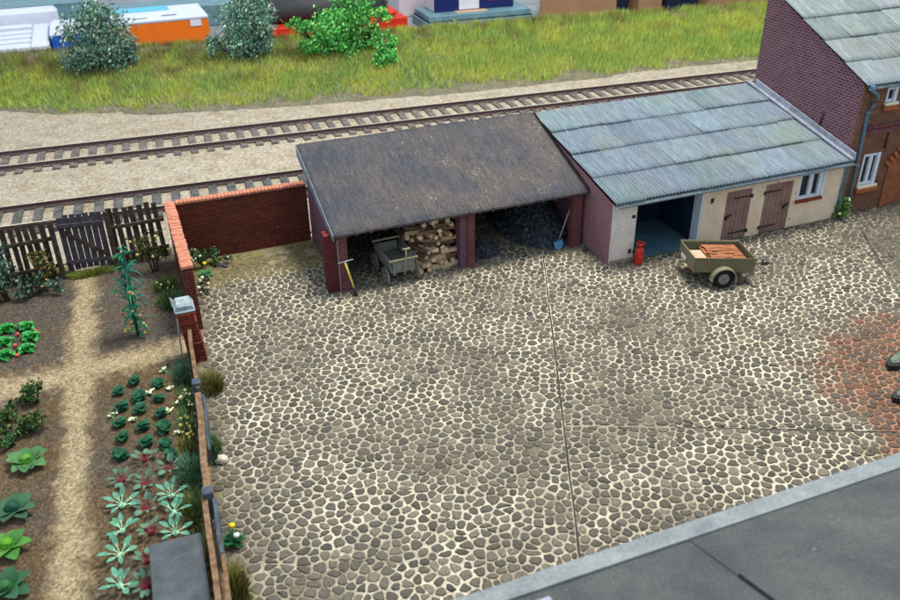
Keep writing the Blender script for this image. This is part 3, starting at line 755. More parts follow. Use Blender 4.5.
m.v = [Ho @ v for v in m.v]; m.build('gutter', M['zinc'], H)
hb('downpipe', M['pipe'], lambda m: (m.tube([(8.66, -.16, 4.25), (8.68, -.16, 4.18), (8.98, -.10, 4.02), (9.06, -.06, 3.88), (9.02, -.03, 3.72), (8.93, 0, 3.62), (8.86, -.0, 3.42), (8.88, -.02, 2.6), (8.94, -.02, .05)], .05, 10),
     m.tube([(8.86, 0, 3.40), (8.86, 0, 3.50)], .075, 10), m.tube([(8.915, -.02, 1.68), (8.912, -.02, 1.78)], .07, 10), m.box(8.58, -.22, 4.2, 8.72, -.1, 4.34)))

# ---- yard walls
YW = thing('brick_yard_wall', 'dark red brick yard corner wall with orange coping beside the garden', 'wall', (-11.6, 5.1, 0))
Yo = Matrix.Translation((11.6, -5.1, 0))
def yb_(name, mat, fn):
    m = MB(); m.X = Yo.copy(); fn(m); return m.build(name, mat, YW)
yb_('rear_wall', M['brick_wall'], lambda m: m.box(-11.51, 5.06, 0, -7.64, 5.28, 1.84))
yb_('side_wall', M['brick_wall'], lambda m: m.box(-11.75, .92, 0, -11.51, 5.28, 1.80))
def cop(m):
    y = .90
    while y < 5.28: m.ob((-11.63+R(-.012, .012), y+.06, 1.855+R(-.012, .012)), (.30, .106, .09), (0, R(-.02, .02), R(-.02, .02)), bev=.012); y += .12
yb_('coping', M['coping'], cop)
def cop2(m):
    x = -11.46
    while x < -7.72: m.ob((x+.055, 5.17, 1.885+R(-.006, .006)), (.10, .26, .08), (0, 0, R(-.02, .02)), bev=.012); x += .108
yb_('coping', M['coping'], cop2)

# gate pillar with cap stone, low stepped brick
PL = thing('brick_gate_pillar', 'leaning stepped red brick pillar with grey cap stone by the path', 'gate pillar', (-11.8, -.3, 0))
m = MB()
for i in range(7):
    z = i*.2; x = -.02*i; m.box(-.19+x, -.28, z, .19+x, .28, z+.197, bev=.012)
    if i in (2, 5): m.box(-.215+x, -.32, z+.13, .215+x, .30, z+.19, bev=.01)
m.box(-.35, -.31, 1.36, .11, .29, 1.43, bev=.012)
m.build('pillar', M['brick_red'], PL)
m = MB(); m.box(-.36, -.30, 1.43, .12, .30, 1.50, bev=.03); m.prism([(-.34, 1.50), (.10, 1.50), (.04, 1.60), (-.28, 1.60)], 'y', -.26, .26); m.build('cap_stone', M['capstone'], PL)
# garden rake leaning on the pillar
RK = thing('garden_rake', 'pale garden rake leaning on the capped brick pillar, tines upward', 'rake', (-12.12, .0, 0), rad(-38))
RK.scale = (.8, .8, 1.03)
m = MB(); m.tube([(.0, -.1, .02), (-.02, .05, 1.2)], .022, 6); m.build('handle', M['handle'], RK)
m = MB(); m.tube([(-.22, .17, 1.22), (.16, -.06, 1.25)], .02, 6)
for i in range(7):
    t = i/6; m.tube([(-.22+.38*t, .17-.23*t, 1.22+.03*t), (-.26+.38*t, .20-.23*t, 1.44+.02*t)], [.014, .008], 5)
m.tube([(-.02, .05, 1.15), (-.1, .12, 1.23)], .02, 6)
m.build('rake_head', M['steel'], RK)

# ---- yard-side garden fence (low, weathered)
FX = [(-9.2, -12.42), (-7, -12.34), (-2.6, -12.02), (.3, -11.90)]
Fe = thing('garden_fence', 'low weathered wooden fence between garden and cobbled yard', 'fence', (-12.2, -4.5, 0))
Fo = Matrix.Translation((12.2, 4.5, 0))
def fb(name, mat, fn):
    m = MB(); m.X = Fo.copy(); fn(m); return m.build(name, mat, Fe)
def railrun(y0, y1, dx, z0, z1, w, h, bow=.012):
    def f(m):
        n = 14; rows = []
        for i in range(n+1):
            t = i/n; y = y0+(y1-y0)*t; x = interp(y, FX)+dx+bow*math.sin(3.1*t*2)+R(-.006, .006); z = z0+(z1-z0)*t+R(-.006, .006)
            rows.append([m.V((x-w/2, y, z-h)), m.V((x+w/2, y, z-h)), m.V((x+w/2, y, z)), m.V((x-w/2, y, z))])
        for i in range(n):
            for k in range(4): m.F([rows[i][k], rows[i+1][k], rows[i+1][(k+1) % 4], rows[i][(k+1) % 4]])
        m.F(rows[0][::-1]); m.F(rows[-1])
    return f
fb('rail', M['railwood'], railrun(.55, -2.9, 0.02, 1.08, .86, .085, .10))
fb('rail', M['railwood'], railrun(-3.05, -6.2, 0.0, .84, .82, .13, .08))
fb('rail', M['railwood'], railrun(-6.2, -10.5, -.07, .82, .80, .10, .08))
fb('rail', M['railwood'], railrun(-6.9, -10.5, .09, .72, .72, .07, .07))
fb('rail', M['railwood'], railrun(-3.0, -10.5, .02, .32, .30, .07, .08))
fb('board', M['greyboard'], railrun(-3.1, -4.9, .11, .80, .70, .05, .34))
fb('board', M['greyboard'], railrun(-6.5, -7.8, .10, .84, .74, .07, .34))
for y in (-2.75, -6.35): fb('post', M['greyboard'], lambda m, y=y: m.box(interp(y, FX)-.09, y-.11, 0, interp(y, FX)+.09, y+.11, .95, bev=.015))
def pickets(m):
    y = -.7
    while y > -10.4:
        x = interp(y, FX)-.085; m.ob((x+R(-.01, .01), y, .38), (.02, .10, .74), (R(-.03, .03), R(-.04, .04), 0)); y -= .2 if not (-6.6 < y < -6.1) else .3
fb('pickets', M['picket'], pickets)

# ---- picket fence at the back of the garden
def picketfence(name, label, x0, x1, y0, y1, postx):
    rt = thing(name, label, 'fence', ((x0+x1)/2, (y0+y1)/2, 0)); mo = Matrix.Translation((-(x0+x1)/2, -(y0+y1)/2, 0))
    yy = lambda x: y0+(y1-y0)*(x-x0)/(x1-x0)
    def part(nm, fn, mat=M['picket']):
        m = MB(); m.X = mo.copy(); fn(m); return m.build(nm, mat, rt)
    x = x0+.1
    while x < x1-.06:
        h = 1.76+R(-.05, .06); w = R(.13, .17)
        part('picket', lambda m: m.ob((x, yy(x)+.03, h/2+.06), (w, .025, h), (R(-.01, .02), R(-.05, .03), 0), bev=.006)); x += w+R(.04, .08)
    a = math.atan2(y1-y0, x1-x0)
    for z in (.42, 1.30): part('rail', lambda m: m.ob(((x0+x1)/2, (y0+y1)/2-.03, z), (math.hypot(x1-x0, y1-y0), .06, .11), (0, R(-.008, .008), a), bev=.01))
    for px in postx: part('post', lambda m: m.box(px-.07, yy(px)-.16, 0, px+.07, yy(px)-.02, 1.84, bev=.012))
picketfence('picket_fence', 'dark tarred picket fence left of the garden gate', -19.6, -14.86, 5.05, 5.45, (-14.86, -17.2, -19.3))
picketfence('picket_fence', 'dark tarred picket fence between garden gate and orange coping', -13.40, -11.84, 5.5, 5.55, (-13.38,))
GT = thing('garden_gate', 'black blue plank garden gate with diagonal brace in the picket fence', 'gate', (-14.70, 5.42, .0))
GT.scale = (1.12, 1, 1.06)
m = MB()
for i in range(7): m.ob((.08+i*.155, 0, .98+R(-.03, .03)), (.138, .025, 1.62+R(-.05, .05)), (0, R(-.01, .015), 0), bev=.006)
m.build('planks', M['gatewood'], GT)
for zc in (1.50, .42):
    m = MB(); m.ob((.54, -.045, zc), (1.10, .05, .12), (0, rad(3), 0), bev=.01); m.build('crossbar', M['gatewood'], GT)
m = MB(); m.ob((.53, -.045, .96), (1.32, .045, .12), (0, rad(42), 0), bev=.01); m.build('brace', M['picket'], GT)
for zc in (1.5, .43):
    m = MB(); m.tube([(-.10, -.06, zc), (.3, -.08, zc-.01)], .018, 6); m.build('hinge', M['iron'], GT)

# ---- foreground building whose roof edge cuts the lower right corner
FG = thing('felt_roofed_building', 'building in the near corner with dark grey felt roof and pale gutter', 'building', (-.5, -14.5, 0))
Go = Matrix.Translation((.5, 14.5, 0))
def gb_(name, mat, fn):
    m = MB(); m.X = Go.copy(); fn(m); return m.build(name, mat, FG)
fz = lambda y: 3.02+.30*(-12.25-y)
gb_('wall', M['brick_front'], lambda m: (m.prism([(-17.2, 0), (-12.45, 0), (-12.45, fz(-12.45)-.12), (-17.2, fz(-17.2)-.12)], 'x', -9.9, 9)))
def fgroof(m):
    # overlapping felt bays
    bays = [(-10.2, -6.35), (-6.4, -1.6), (-1.65, 2.35), (2.3, 5), (4.95, 9.4)]
    for k, (a, b) in enumerate(bays):
        yl = -14.3 if k % 2 == 0 else -13.45
        dz = .014*(k % 2)
        m.prism([(-12.3, fz(-12.3)+dz-.05), (yl, fz(yl)+dz-.05), (yl, fz(yl)+dz), (-12.3, fz(-12.3)+dz)], 'x', a, b)
        m.prism([(yl+.15, fz(yl+.15)+dz+.005), (-17.6, fz(-17.6)+dz-.0), (-17.6, fz(-17.6)+dz+.05), (yl+.15, fz(yl+.15)+dz+.05)], 'x', a, b)
gb_('felt_roof', M['felt_fg'], fgroof)
def seams(m):
    for k, (a, b) in enumerate([(-10.2, -6.35), (-6.4, -1.6), (-1.65, 2.35), (2.3, 5)]):
        yl = (-14.3 if k % 2 == 0 else -13.45)+.13; dz = .014*(k % 2); n = 20
        for i in range(n):
            x0 = a+(b-a)*i/n; x1 = a+(b-a)*(i+1)/n; y = yl+R(-.01, .01); m.ob(((x0+x1)/2, y, fz(y)+dz+.012), (x1-x0, .06, .02), (0, 0, 0))
gb_('felt_seam', M['seam'], seams)
gb_('gutter', M['gutter_fg'], lambda m: (m.prism([(-12.37, 2.86), (-12.08, 2.86), (-12.03, 2.97), (-12.05, 3.04), (-12.35, 3.09)], 'x', -10.2, 9.4)))
gb_('roof_bracket', M['zinc_pale'], lambda m: m.ob((-8.75, -12.62, 3.17), (.22, .12, .06), bev=.02))

# ============================================================ THINGS IN THE YARD
# ---- trailer
T = thing('car_trailer', 'small olive single axle car trailer loaded with rust brown boards', 'trailer', (2.38, -1.78, 0), rad(-16.5))
TR = (rad(-1.5), rad(3.8), rad(-16.5)); T.rotation_euler = TR
from mathutils import Euler
TL = tuple(Vector((2.38, -1.78, 0))+Euler(TR).to_matrix() @ Vector((0, 0, .46)))
L, Wd, z0, z1, t = .88, .61, .42, .85, .035
m = MB(); m.box(-L, -Wd, z0, L, -Wd+t, z1, bev=.008); m.box(-L, Wd-t, z0, L, Wd, z1, bev=.008); m.box(L-t, -Wd+t, z0, L, Wd-t, z1-.003, bev=.008)
m.box(-L+t, -Wd+t, z0, L-t, Wd-t, z0+.04)
for y in (-Wd-.012, Wd-.004): m.box(-L-.01, y, z1-.03, L+.01, y+.016+.01, z1+.012)
m.build('load_box', M['olive'], T)
tg = MB(); tg.box(-L-.004, -Wd+t, z0, -L+t-.004, Wd-t, z1-.004, bev=.008); tg = tg.build('tailboard', M['olive_l'], T)
box('number_plate', M['plate'], tg, -L-.02, .02, z0+.06, -L-.006, .36, z0+.17)
for y in (-.44, .44):
    mm = MB(); mm.X = Matrix.Translation((-L-.03, y, z0+.05)) @ Matrix.Rotation(math.pi/2, 4, 'Y'); mm.lathe([(.035, -.012), (.04, 0), (.03, .02)], 12); mm.build('tail_light', M['light_red'], tg)
for s in (-1, 1):
    yc = s*(Wd+.10); wr = .29
    mm = MB(); mm.X = Matrix.Translation((-.02, yc, wr+.01)) @ Matrix.Rotation(math.pi/2, 4, 'X')
    mm.lathe([(.15, -.05), (.17, -.075), (.25, -.08), (.285, -.055), (.29, 0), (.285, .055), (.25, .08), (.17, .075), (.15, .05)], 28)
    wh = mm.build('tyre', M['tyre'], T)
    mm = MB(); mm.X = Matrix.Translation((-.02, yc, wr+.01)) @ Matrix.Rotation(math.pi/2, 4, 'X')
    mm.lathe([(.165, -.05), (.15, -.078), (.12, -.06), (.075, -.055), (.055, -.085), (.03, -.09), (.03, .09), (.055, .085), (.075, .055), (.12, .06), (.15, .078), (.165, .05)], 24); mm.build('rim', M['rim'], wh)
    mm = MB(); n = 14; wr2 = .36; g = []; mm.smooth = True
    for i in range(n+1):
        a = math.pi*(-.04+1.08*i/n); q = []
        for (dy, r) in ((-.115, wr2-.035), (-.115, wr2), (.10, wr2+.01), (.10, wr2-.02)):
            q.append(mm.V((-.02+r*math.cos(a), yc+s*dy*-1*0+dy, .28+r*math.sin(a)*.98)))
        g.append(q)
    for i in range(n):
        for k in range(4): mm.F([g[i][k], g[i][(k+1) % 4], g[i+1][(k+1) % 4], g[i+1][k]])
    mm.smooth = False; mm.F(g[0]); mm.F(g[-1][::-1]); mm.build('mudguard', M['olive_l'], T)
m = MB(); m.tube([(-.02, -Wd-.15, .30), (-.02, Wd+.15, .30)], .03, 8); m.box(-.12, -.4, .31, .08, -.34, .41); m.box(-.12, .34, .31, .08, .4, .41); m.build('axle', M['iron'], T)
m = MB(); m.tube([(L-.3, -.3, .37), (L+.32, 0, .42)], .03, 8); m.tube([(L-.3, .3, .37), (L+.32, 0, .42)], .03, 8); m.tube([(L+.2, 0, .42), (L+.58, 0, .43)], .035, 8)
m.build('drawbar', M['olive'], T)
m = MB(); m.tube([(L+.48, 0, .43), (L+.64, 0, .43)], .055, 8); m.blob((L+.66, 0, .43), .06); m.tube([(L+.5, 0, .45), (L+.56, .02, .56)], .025, 6); m.build('coupling', M['iron'], T)
LB = thing('board_stack', 'stack of rust brown boards lying in the olive trailer', 'boards', TL, rad(-16.5)); LB.rotation_euler = TR
m = MB()
for k in range(3): m.box(-.36+R(-.02, .02), -.50, k*.088, .74+R(-.02, .02), .50, k*.088+.082, bev=.012)
for i in range(7): m.ob((.2+R(-.06, .05), -.42+i*.14, .30+R(0, .012)), (1.02+R(-.08, .05), .125, .03), (R(-.03, .03), R(-.01, .01), R(-.04, .04)), bev=.006)
m.build('boards', M['crate'], LB)
for i in range(9):
    m = MB(); m.ob((-.25+i*.11, R(-.42, .42), .322+R(0, .004)), (R(.16, .34), R(.02, .035), .014), (0, 0, R(-.25, .25))); m.build('dark_slat', M['beam'], LB)
PB = thing('pale_crate', 'small pale wooden crate beside the rust boards in the trailer', 'crate', TL, rad(-16.5)); PB.rotation_euler = TR
m = MB(); m.box(-.78, -.50, 0, -.42, .20, .26, bev=.01); m.build('crate_body', M['cardboard'], PB)
m = MB(); m.box(-.77, -.48, .265, -.43, .18, .285, bev=.006); m.build('lid', M['cardboard'], PB)

# ---- gas bottle / fire extinguisher
X = thing('gas_bottle', 'red gas bottle standing at the garage opening', 'gas bottle', (.86, -.30, 0))
m = MB(); m.lathe([(.10, 0), (.125, .02), (.13, .06), (.13, .42), (.12, .48), (.085, .53), (.05, .55)], 22); m.build('cylinder', M['red_metal'], X)
m = MB(); m.lathe([(.035, .54), (.035, .60), (.055, .61), (.055, .64), (.02, .66)], 12); m.build('valve', M['red_metal'], X)
m = MB()
for k in range(3):
    a = k*2.1; m.tube([(.09*math.cos(a), .09*math.sin(a), .50), (.11*math.cos(a), .11*math.sin(a), .68)], .018, 6)
n = 14; m.tube([(.11*math.cos(2*math.pi*i/n), .11*math.sin(2*math.pi*i/n), .68) for i in range(n+1)], .02, 6)
m.tube([(.134*math.cos(2*math.pi*i/n), .134*math.sin(2*math.pi*i/n), .30) for i in range(n+1)], .014, 6); m.build('collar', M['red_metal'], X)

# ---- handcart
C = thing('hand_cart', 'grey wooden handcart with slatted sides parked in the left shed bay', 'handcart', (-5.92, 1.95, 0), rad(3))
m = MB(); m.box(-.34, -.72, .40, .34, .62, .44); m.box(-.30, -.70, .32, -.24, .6, .4); m.box(.24, -.70, .32, .30, .6, .4); m.build('bed', M['cart'], C)
for s in (-1, 1):
    m = MB(); X_ = s*.37
    m.ob((X_+s*.03, -.05, .80), (.04, 1.40, .05), (0, 0, 0), bev=.008); m.ob((X_, -.05, .46), (.04, 1.36, .05), bev=.008)
    for i in range(10): m.ob((X_+s*.015, -.68+i*.14, .63), (.02, .045, .34), (0, s*rad(6), 0))
    if s < 0: m.ob((X_+s*.005, -.05, .58), (.015, 1.36, .2), (0, s*rad(6), 0))
    m.build('slatted_side', M['cart'], C)
for y, h in ((-.74, .80), (.63, .84)):
    m = MB(); m.ob((0, y, h), (.86, .05, .055), bev=.01); m.build('end_rail', M['cart_rail'], C)
    m = MB(); m.ob((0, y+(.02 if y < 0 else -.02), .60), (.66, .02, .3)); m.build('end_board', M['cart'], C)
for s in (-1, 1):
    for y, r in ((-.50, .24), (.42, .27)):
        m = MB(); m.X = Matrix.Translation((s*.46, y, r+.02)) @ Matrix.Rotation(math.pi/2, 4, 'Y'); n = 20
        m.tube([(r*math.cos(2*math.pi*i/n), r*math.sin(2*math.pi*i/n), 0) for i in range(n+1)], .026, 6)
        for i in range(8): m.tube([(0, 0, 0), (r*math.cos(math.pi*i/4), r*math.sin(math.pi*i/4), 0)], .014, 5)
        m.tube([(0, 0, -.05), (0, 0, .05)], .045, 8); m.build('spoked_wheel', M['cart'], C)
m = MB()
for y, r in ((-.50, .24), (.42, .27)): m.tube([(-.44, y, r+.02), (.44, y, r+.02)], .022, 6)
m.build('axle', M['iron'], C)
m = MB(); m.tube([(0, -.78, .35), (.02, -.86, .9), (.03, -.88, 1.18)], .025, 6); m.tube([(-.08, -.88, 1.18), (.14, -.88, 1.18)], .025, 6); m.build('drawbar', M['cart_rail'], C)

# ---- firewood
WOODS = [s2l((176, 142, 110)), s2l((196, 164, 130)), s2l((150, 116, 90)), s2l((120, 96, 80)), s2l((206, 180, 150))]
logmesh = []
for k in range(10):
    m = CM(); L2 = R(.34, .66); r = R(.065, .105); c = random.choice(WOODS); n = random.choice((3, 4, 5, 6)); ph = R(0, 6)
    pr_ = [(r*R(.8, 1.15)*math.cos(ph+2*math.pi*i/n), r*R(.8, 1.15)*math.sin(ph+2*math.pi*i/n)) for i in range(n)]
    m.col = jit(c, .15); A = [m.V((-L2/2, a, b)) for a, b in pr_]; B = [m.V((L2/2, a*R(.9, 1.1), b)) for a, b in pr_]
    for i in range(n): m.F([A[i], A[(i+1) % n], B[(i+1) % n], B[i]])
    m.col = jit(s2l((222, 196, 160)), .1); A2 = [m.V((-L2/2, a, b)) for a, b in pr_]; B2 = [m.V(m.v[q]) for q in B]
    m.F(A2[::-1]); m.F(B2); logmesh.append((m, L2, r))
protos = []; nlog = 0
z = .08; lay = 0
GL = 'firewood logs heaped in the left bay of the shed'
while z < 1.50:
    for dep in range(3):
        x = -5.25+.03*lay+R(-.1, .1)-(.25 if dep > 0 else 0)-(.15 if lay > 5 else 0); yb0 = 1.74+dep*.38+lay*.022
        cross = (lay+dep) % 3 == 1
        while x < -4.2:
            k = random.randrange(len(logmesh)); mm, L2, r = logmesh[k]
            step = .17 if cross or random.random() < .35 else L2*.95
            vis = True
            if z > 1.25 and x < -5.0 and random.random() < .35: x += step; continue
            if len(protos) <= k or k not in dict(protos):
                o = mm.build('split_log', M['logs']); protos.append((k, o))
            else:
                o = dict(protos)[k].copy(); COL.objects.link(o)
            LN = ['bottom', 'second', 'third', 'fourth', 'fifth', 'sixth', 'seventh', 'eighth', 'ninth', 'tenth', 'top', 'top'][min(lay, 11)]
            tag(o, 'split firewood log, %s, %s layer%s, %s row of the heap' % ('end grain facing out' if step == .17 else 'lying lengthwise', LN, '' if LN in ('bottom', 'top') else ' from below', ('front', 'middle', 'back')[dep]), 'firewood', GL)
            az = math.pi/2+R(-.6, .6) if step == .17 else R(-.25, .25)
            o.location = (min(x+(L2/2 if step != .17 else .08), -4.27), yb0+R(-.05, .05)+(.1 if step == .17 else 0), z+R(-.02, .02)); o.rotation_euler = (R(0, 3), R(-.1, .1), az)
            x += step; nlog += 1
    z += .135; lay += 1

# ---- coal
def coalheap(name, label, cx, cy, rx, ry, h, n, big, wallx=None):
    m = MB()
    # core mound
    nn, mm_ = 26, 12; rows = []
    for j in range(mm_+1):
        t = j/mm_; row = []
        for i in range(nn):
            a = 2*math.pi*i/nn; rr = (1-t); q = 1+.12*noise.noise(Vector((math.cos(a)*2, math.sin(a)*2, cx)))
            x = cx+rx*rr*q*math.cos(a); y = cy+ry*rr*q*math.sin(a); x = min(x, -.16); y = min(y, 4.8)
            row.append(m.V((x, y, h*(1-rr**1.4)*.93+R(-.02, .02))))
        rows.append(row)
    for j in range(mm_):
        for i in range(nn): m.F([rows[j][i], rows[j][(i+1) % nn], rows[j+1][(i+1) % nn], rows[j+1][i]])
    for _ in range(n):
        a = R(0, 2*math.pi); rr = math.sqrt(random.random())*1.04; x = cx+rx*rr*math.cos(a); y = cy+ry*rr*math.sin(a)
        if x > -.22 or y > 4.75: continue
        zz = h*(1-min(1, rr)**1.4)*.95; s = R(.5, 1)*big
        m.ob((x, y, zz+s*.2), (s*R(.7, 1.3), s*R(.7, 1.2), s*R(.5, 1)), (R(0, 3), R(0, 3), R(0, 3)), bev=s*.15)
    return tag(m.build(name, M['coal']), label, 'coal heap', kind='stuff')
coalheap('coal_heap', 'large heap of black coal in the right bay of the shed', -.90, 3.45, 1.08, 1.85, 1.28, 1200, .15)
coalheap('coal_heap', 'small heap of black coal beside the middle brick pier', -3.05, 2.25, .50, .50, .34, 220, .12)
m = MB(); m.blob((0, 0, .05), (.09, .07, .06), .4); o = m.build('coal_lump', M['coal']); o.location = (-.16, 1.05, 0); tag(o, 'single coal lump on cobbles beside the garage side wall', 'coal lump')
m = MB(); m.blob((0, 0, .05), (.13, .11, .05), .4); m.blob((.08, -.08, .05), (.08, .07, .05), .4); o = m.build('coal_lump', M['coal']); o.location = (-10.51, 4.35, 0); tag(o, 'single black lump on mossy cobbles in the walled yard corner', 'coal lump')

# ---- shovel
V = thing('coal_shovel', 'shovel with bright blue blade leaning on the brick pier by the coal', 'shovel', (-.80, 1.58, 0))
m = MB(); m.tube([(.02, .04, .17), (.36, .04, 1.22)], .02, 7); m.build('handle', M['handle'], V)
m = MB()
pts = [(-.15, .20), (.15, .24), (.17, .10), (.06, .0), (-.03, -.05), (-.14, .03)]
g1 = [m.V((x-.04, -.05-.25*(z-.1)*0+.08*abs(x)-.12*(1-z/.25), z*.95+.05)) for x, z in pts]; g2 = [m.V(m.v[q]+Vector((0, .02, 0))) for q in g1]
m.F(g1); m.F(g2[::-1])
for i in range(6): m.F([g1[i], g2[i], g2[(i+1) % 6], g1[(i+1) % 6]])
m.tube([(-.02, -.03, .19), (.03, .04, .26)], .028, 7); m.build('blade', M['blue'], V)
# ---- stand tool beside the left pier
V = thing('garden_spade', 'yellow handled tool with T grip leaning on the left shed pier', 'spade', (-7.38, 1.12, 0))
m = MB(); m.tube([(0, 0, .24), (-.17, .12, 1.03)], .026, 8); m.build('handle', M['yellow'], V)
m = MB(); m.tube([(-.36, .13, 1.03), (.06, .11, 1.08)], .018, 7); m.build('grip', M['steel'], V)
m = MB(); m.tube([(.02, -.02, .01), (0, 0, .27)], [.05, .035], 8); m.ob((.02, -.02, .04), (.15, .07, .08), bev=.02); m.build('foot', M['iron'], V)

# ---- two metal pieces at the right edge of the frame
for (x, y, rz, lab) in ((3.55, -7.20, .3, 'grey shoe shaped casting, upper'), (2.66, -8.26, .1, 'grey shoe shaped casting, lower')):
    o = thing('cast_trough', lab+' of two on the rust coloured cobbles', 'casting', (x, y, 0), rz)
    m = MB(); pts = [(-.30, 0), (-.16, .13), (.1, .18), (1.0, .18), (1.0, -.18), (.1, -.18), (-.16, -.13)]
    m.prism([(a*1.0, b) for a, b in pts], 'z', .0, .16); m.build('rim', M['iron'], o)
    m = MB(); m.prism([(a*.86+.07, b*.72) for a, b in pts], 'z', .163, .19); m.build('top_plate', M['cast'], o)

# ============================================================ GARDEN
# hutch with flat felt roof
Hu = thing('garden_hutch', 'low wooden hutch with flat dark felt lid next to the fence', 'hutch', (-13.0, -7.75, 0), rad(-2))
m = MB(); m.box(-.44, -.86, 0, .40, .82, .46); 
for i in range(8): m.box(-.455, -.85+i*.21, .02, -.441, -.66+i*.21, .45)
m.build('hutch_body', M['railwood'], Hu)
m = MB(); m.box(-.47, -.92, .462, .43, .86, .505, bev=.012); m.build('felt_lid', M['hutch'], Hu)

PROF = lambda t: (.16 if t < .45 else math.sin(math.pi*min(1, (t-.45)/.55*.85+.15))**.8)
def kohlrabi(c_stem, c_leaf, n=9, seed=0):
    m = CM(); random.seed(seed)
    for i in range(n):
        m.col = jit(c_leaf, .18); m.leaf((0, 0, .05), i*2.399+R(-.2, .2), R(.26, .36), R(.075, .10), R(.4, 1.2), R(.4, .8), 7, .15, PROF, .5, jit(c_stem, .1))
    m.col = c_stem; m.smooth = True; m.blob((0, 0, .05), (.055, .055, .05), .05, 8, 6); return m
def veg(name, build, label, cat, pos, group, first):
    x, y, s = pos
    if first[0] is None: o = build(); first[0] = o
    else: o = first[0].copy(); COL.objects.link(o)
    o.location = (x, y, .015); o.scale = (s, s, s*R(.9, 1.1)); o.rotation_euler = (0, 0, R(0, 6.28))
    return tag(o, label, cat, group)
ORD = ['first', 'second', 'third', 'fourth', 'fifth', 'sixth', 'seventh']
# dark green cabbages in three rows
def cabbage_small():
    m = CM(); m.smooth = True; m.col = s2l((22, 70, 44)); m.blob((0, 0, .08), (.11, .11, .09), .12, 12, 8)
    for i in range(16):
        m.col = jit(s2l((26, 84, 54)), .25); m.leaf((0, 0, .02+.004*i), i*2.4, R(.13, .19), R(.15, .2), R(.7, 1.3), R(.9, 1.9), 5, .3)
    return m.build('cabbage', M['attr'])
rows = {'left': [(-13.73, -1.22), (-13.67, -1.88), (-13.75, -2.47), (-13.75, -3.03), (-13.82, -3.63)],
        'middle': [(-13.34, -.93), (-13.32, -1.62), (-13.29, -2.12), (-13.32, -2.78), (-13.30, -3.39)],
        'fence side': [(-12.87, -1.26), (-12.86, -1.86), (-12.91, -2.46), (-12.87, -3.04), (-12.88, -3.60), (-12.86, -4.02)]}
fst = [None]
for rn, pts in rows.items():
    for i, (x, y) in enumerate(pts):
        veg('cabbage', cabbage_small, 'small dark green cabbage, %s from the cross path in the %s row' % (ORD[i], rn), 'cabbage', (x+R(-.03, .03), y, R(1.0, 1.25)), 'dark green cabbages in three rows', fst)
# pale kohlrabi
pts = [(-13.86, -5.15), (-13.90, -5.85), (-13.97, -6.49), (-14.01, -7.21)]; fst = [None]
mk = lambda: kohlrabi(s2l((176, 222, 186)), s2l((92, 152, 126)), 10, 5).build('kohlrabi', M['attr'])
for i, (x, y) in enumerate(pts): veg('kohlrabi', mk, 'pale mint green kohlrabi, %s from the beets in the row along the path' % ORD[i], 'kohlrabi', (x, y, R(1.1, 1.25)), 'pale kohlrabi plants', fst)
for i, (x, y) in enumerate([(-12.95, -5.24), (-12.95, -5.74), (-12.98, -6.30)]): veg('kohlrabi', mk, 'pale mint green kohlrabi, %s one back from the hutch beside the fence' % ('farthest', 'middle', 'nearest')[i], 'kohlrabi', (x, y, R(1.05, 1.15)), 'pale kohlrabi plants', fst)
fst = [None]
mk = lambda: kohlrabi(s2l((128, 34, 56)), s2l((86, 122, 100)), 9, 8).build('beet', M['attr'])
for lab, (x, y) in (('farthest one in the middle row', (-13.35, -3.92)), ('the one nearest the fence', (-12.88, -4.42)), ('the one nearest the sandy path', (-13.81, -4.38)), ('second in the middle row', (-13.36, -4.70)),
                    ('third in the middle row', (-13.40, -5.44)), ('fourth in the middle row', (-13.40, -6.09)), ('half hidden one at the hutch corner', (-13.53, -6.79)), ('half hidden one at the hutch long side', (-13.58, -7.39))):
    veg('beet', mk, 'beet plant with crimson stalks, '+lab, 'beet', (x, y, R(.98, 1.12)), 'crimson stalked beets', fst)
# big cabbages by the left edge
def bigcab(c_leaf, c_head):
    m = CM(); m.smooth = True
    for i in range(9):
        m.col = jit(c_leaf, .15); m.leaf((0, 0, .03), i*2.399, R(.40, .50), R(.24, .32), R(.45, .85), R(.5, .9), 7, .3)
    for i in range(6): m.col = jit(c_leaf, .12); m.leaf((0, 0, .06), i*1.05, R(.2, .26), .22, R(1.1, 1.4), R(.5, .9), 6, .35)
    m.col = c_head; m.blob((0, 0, .15), (.13, .13, .12), .06, 12, 9); return m
for (x, y, cl, ch, lab) in ((-15.61, -3.08, (92, 146, 88), (104, 170, 60), 'large open cabbage with bright green heart, farthest by the left edge'),
                            (-15.82, -4.49, (72, 118, 84), (34, 92, 76), 'large open cabbage with dark teal heart by the left edge'),
                            (-15.87, -5.50, (96, 160, 72), (96, 176, 40), 'large lime green cabbage between the teal hearted one and the corner'),
                            (-15.85, -6.56, (60, 112, 76), (60, 120, 60), 'large dark leaved cabbage nearest the lower left corner')):
    o = bigcab(tuple(v*.62 for v in s2l(cl)), tuple(v*.7 for v in s2l(ch))).build('large_cabbage', M['attr']); o.location = (x, y, .01); o.rotation_euler = (0, 0, R(0, 6)); tag(o, lab, 'cabbage', 'large open cabbages')
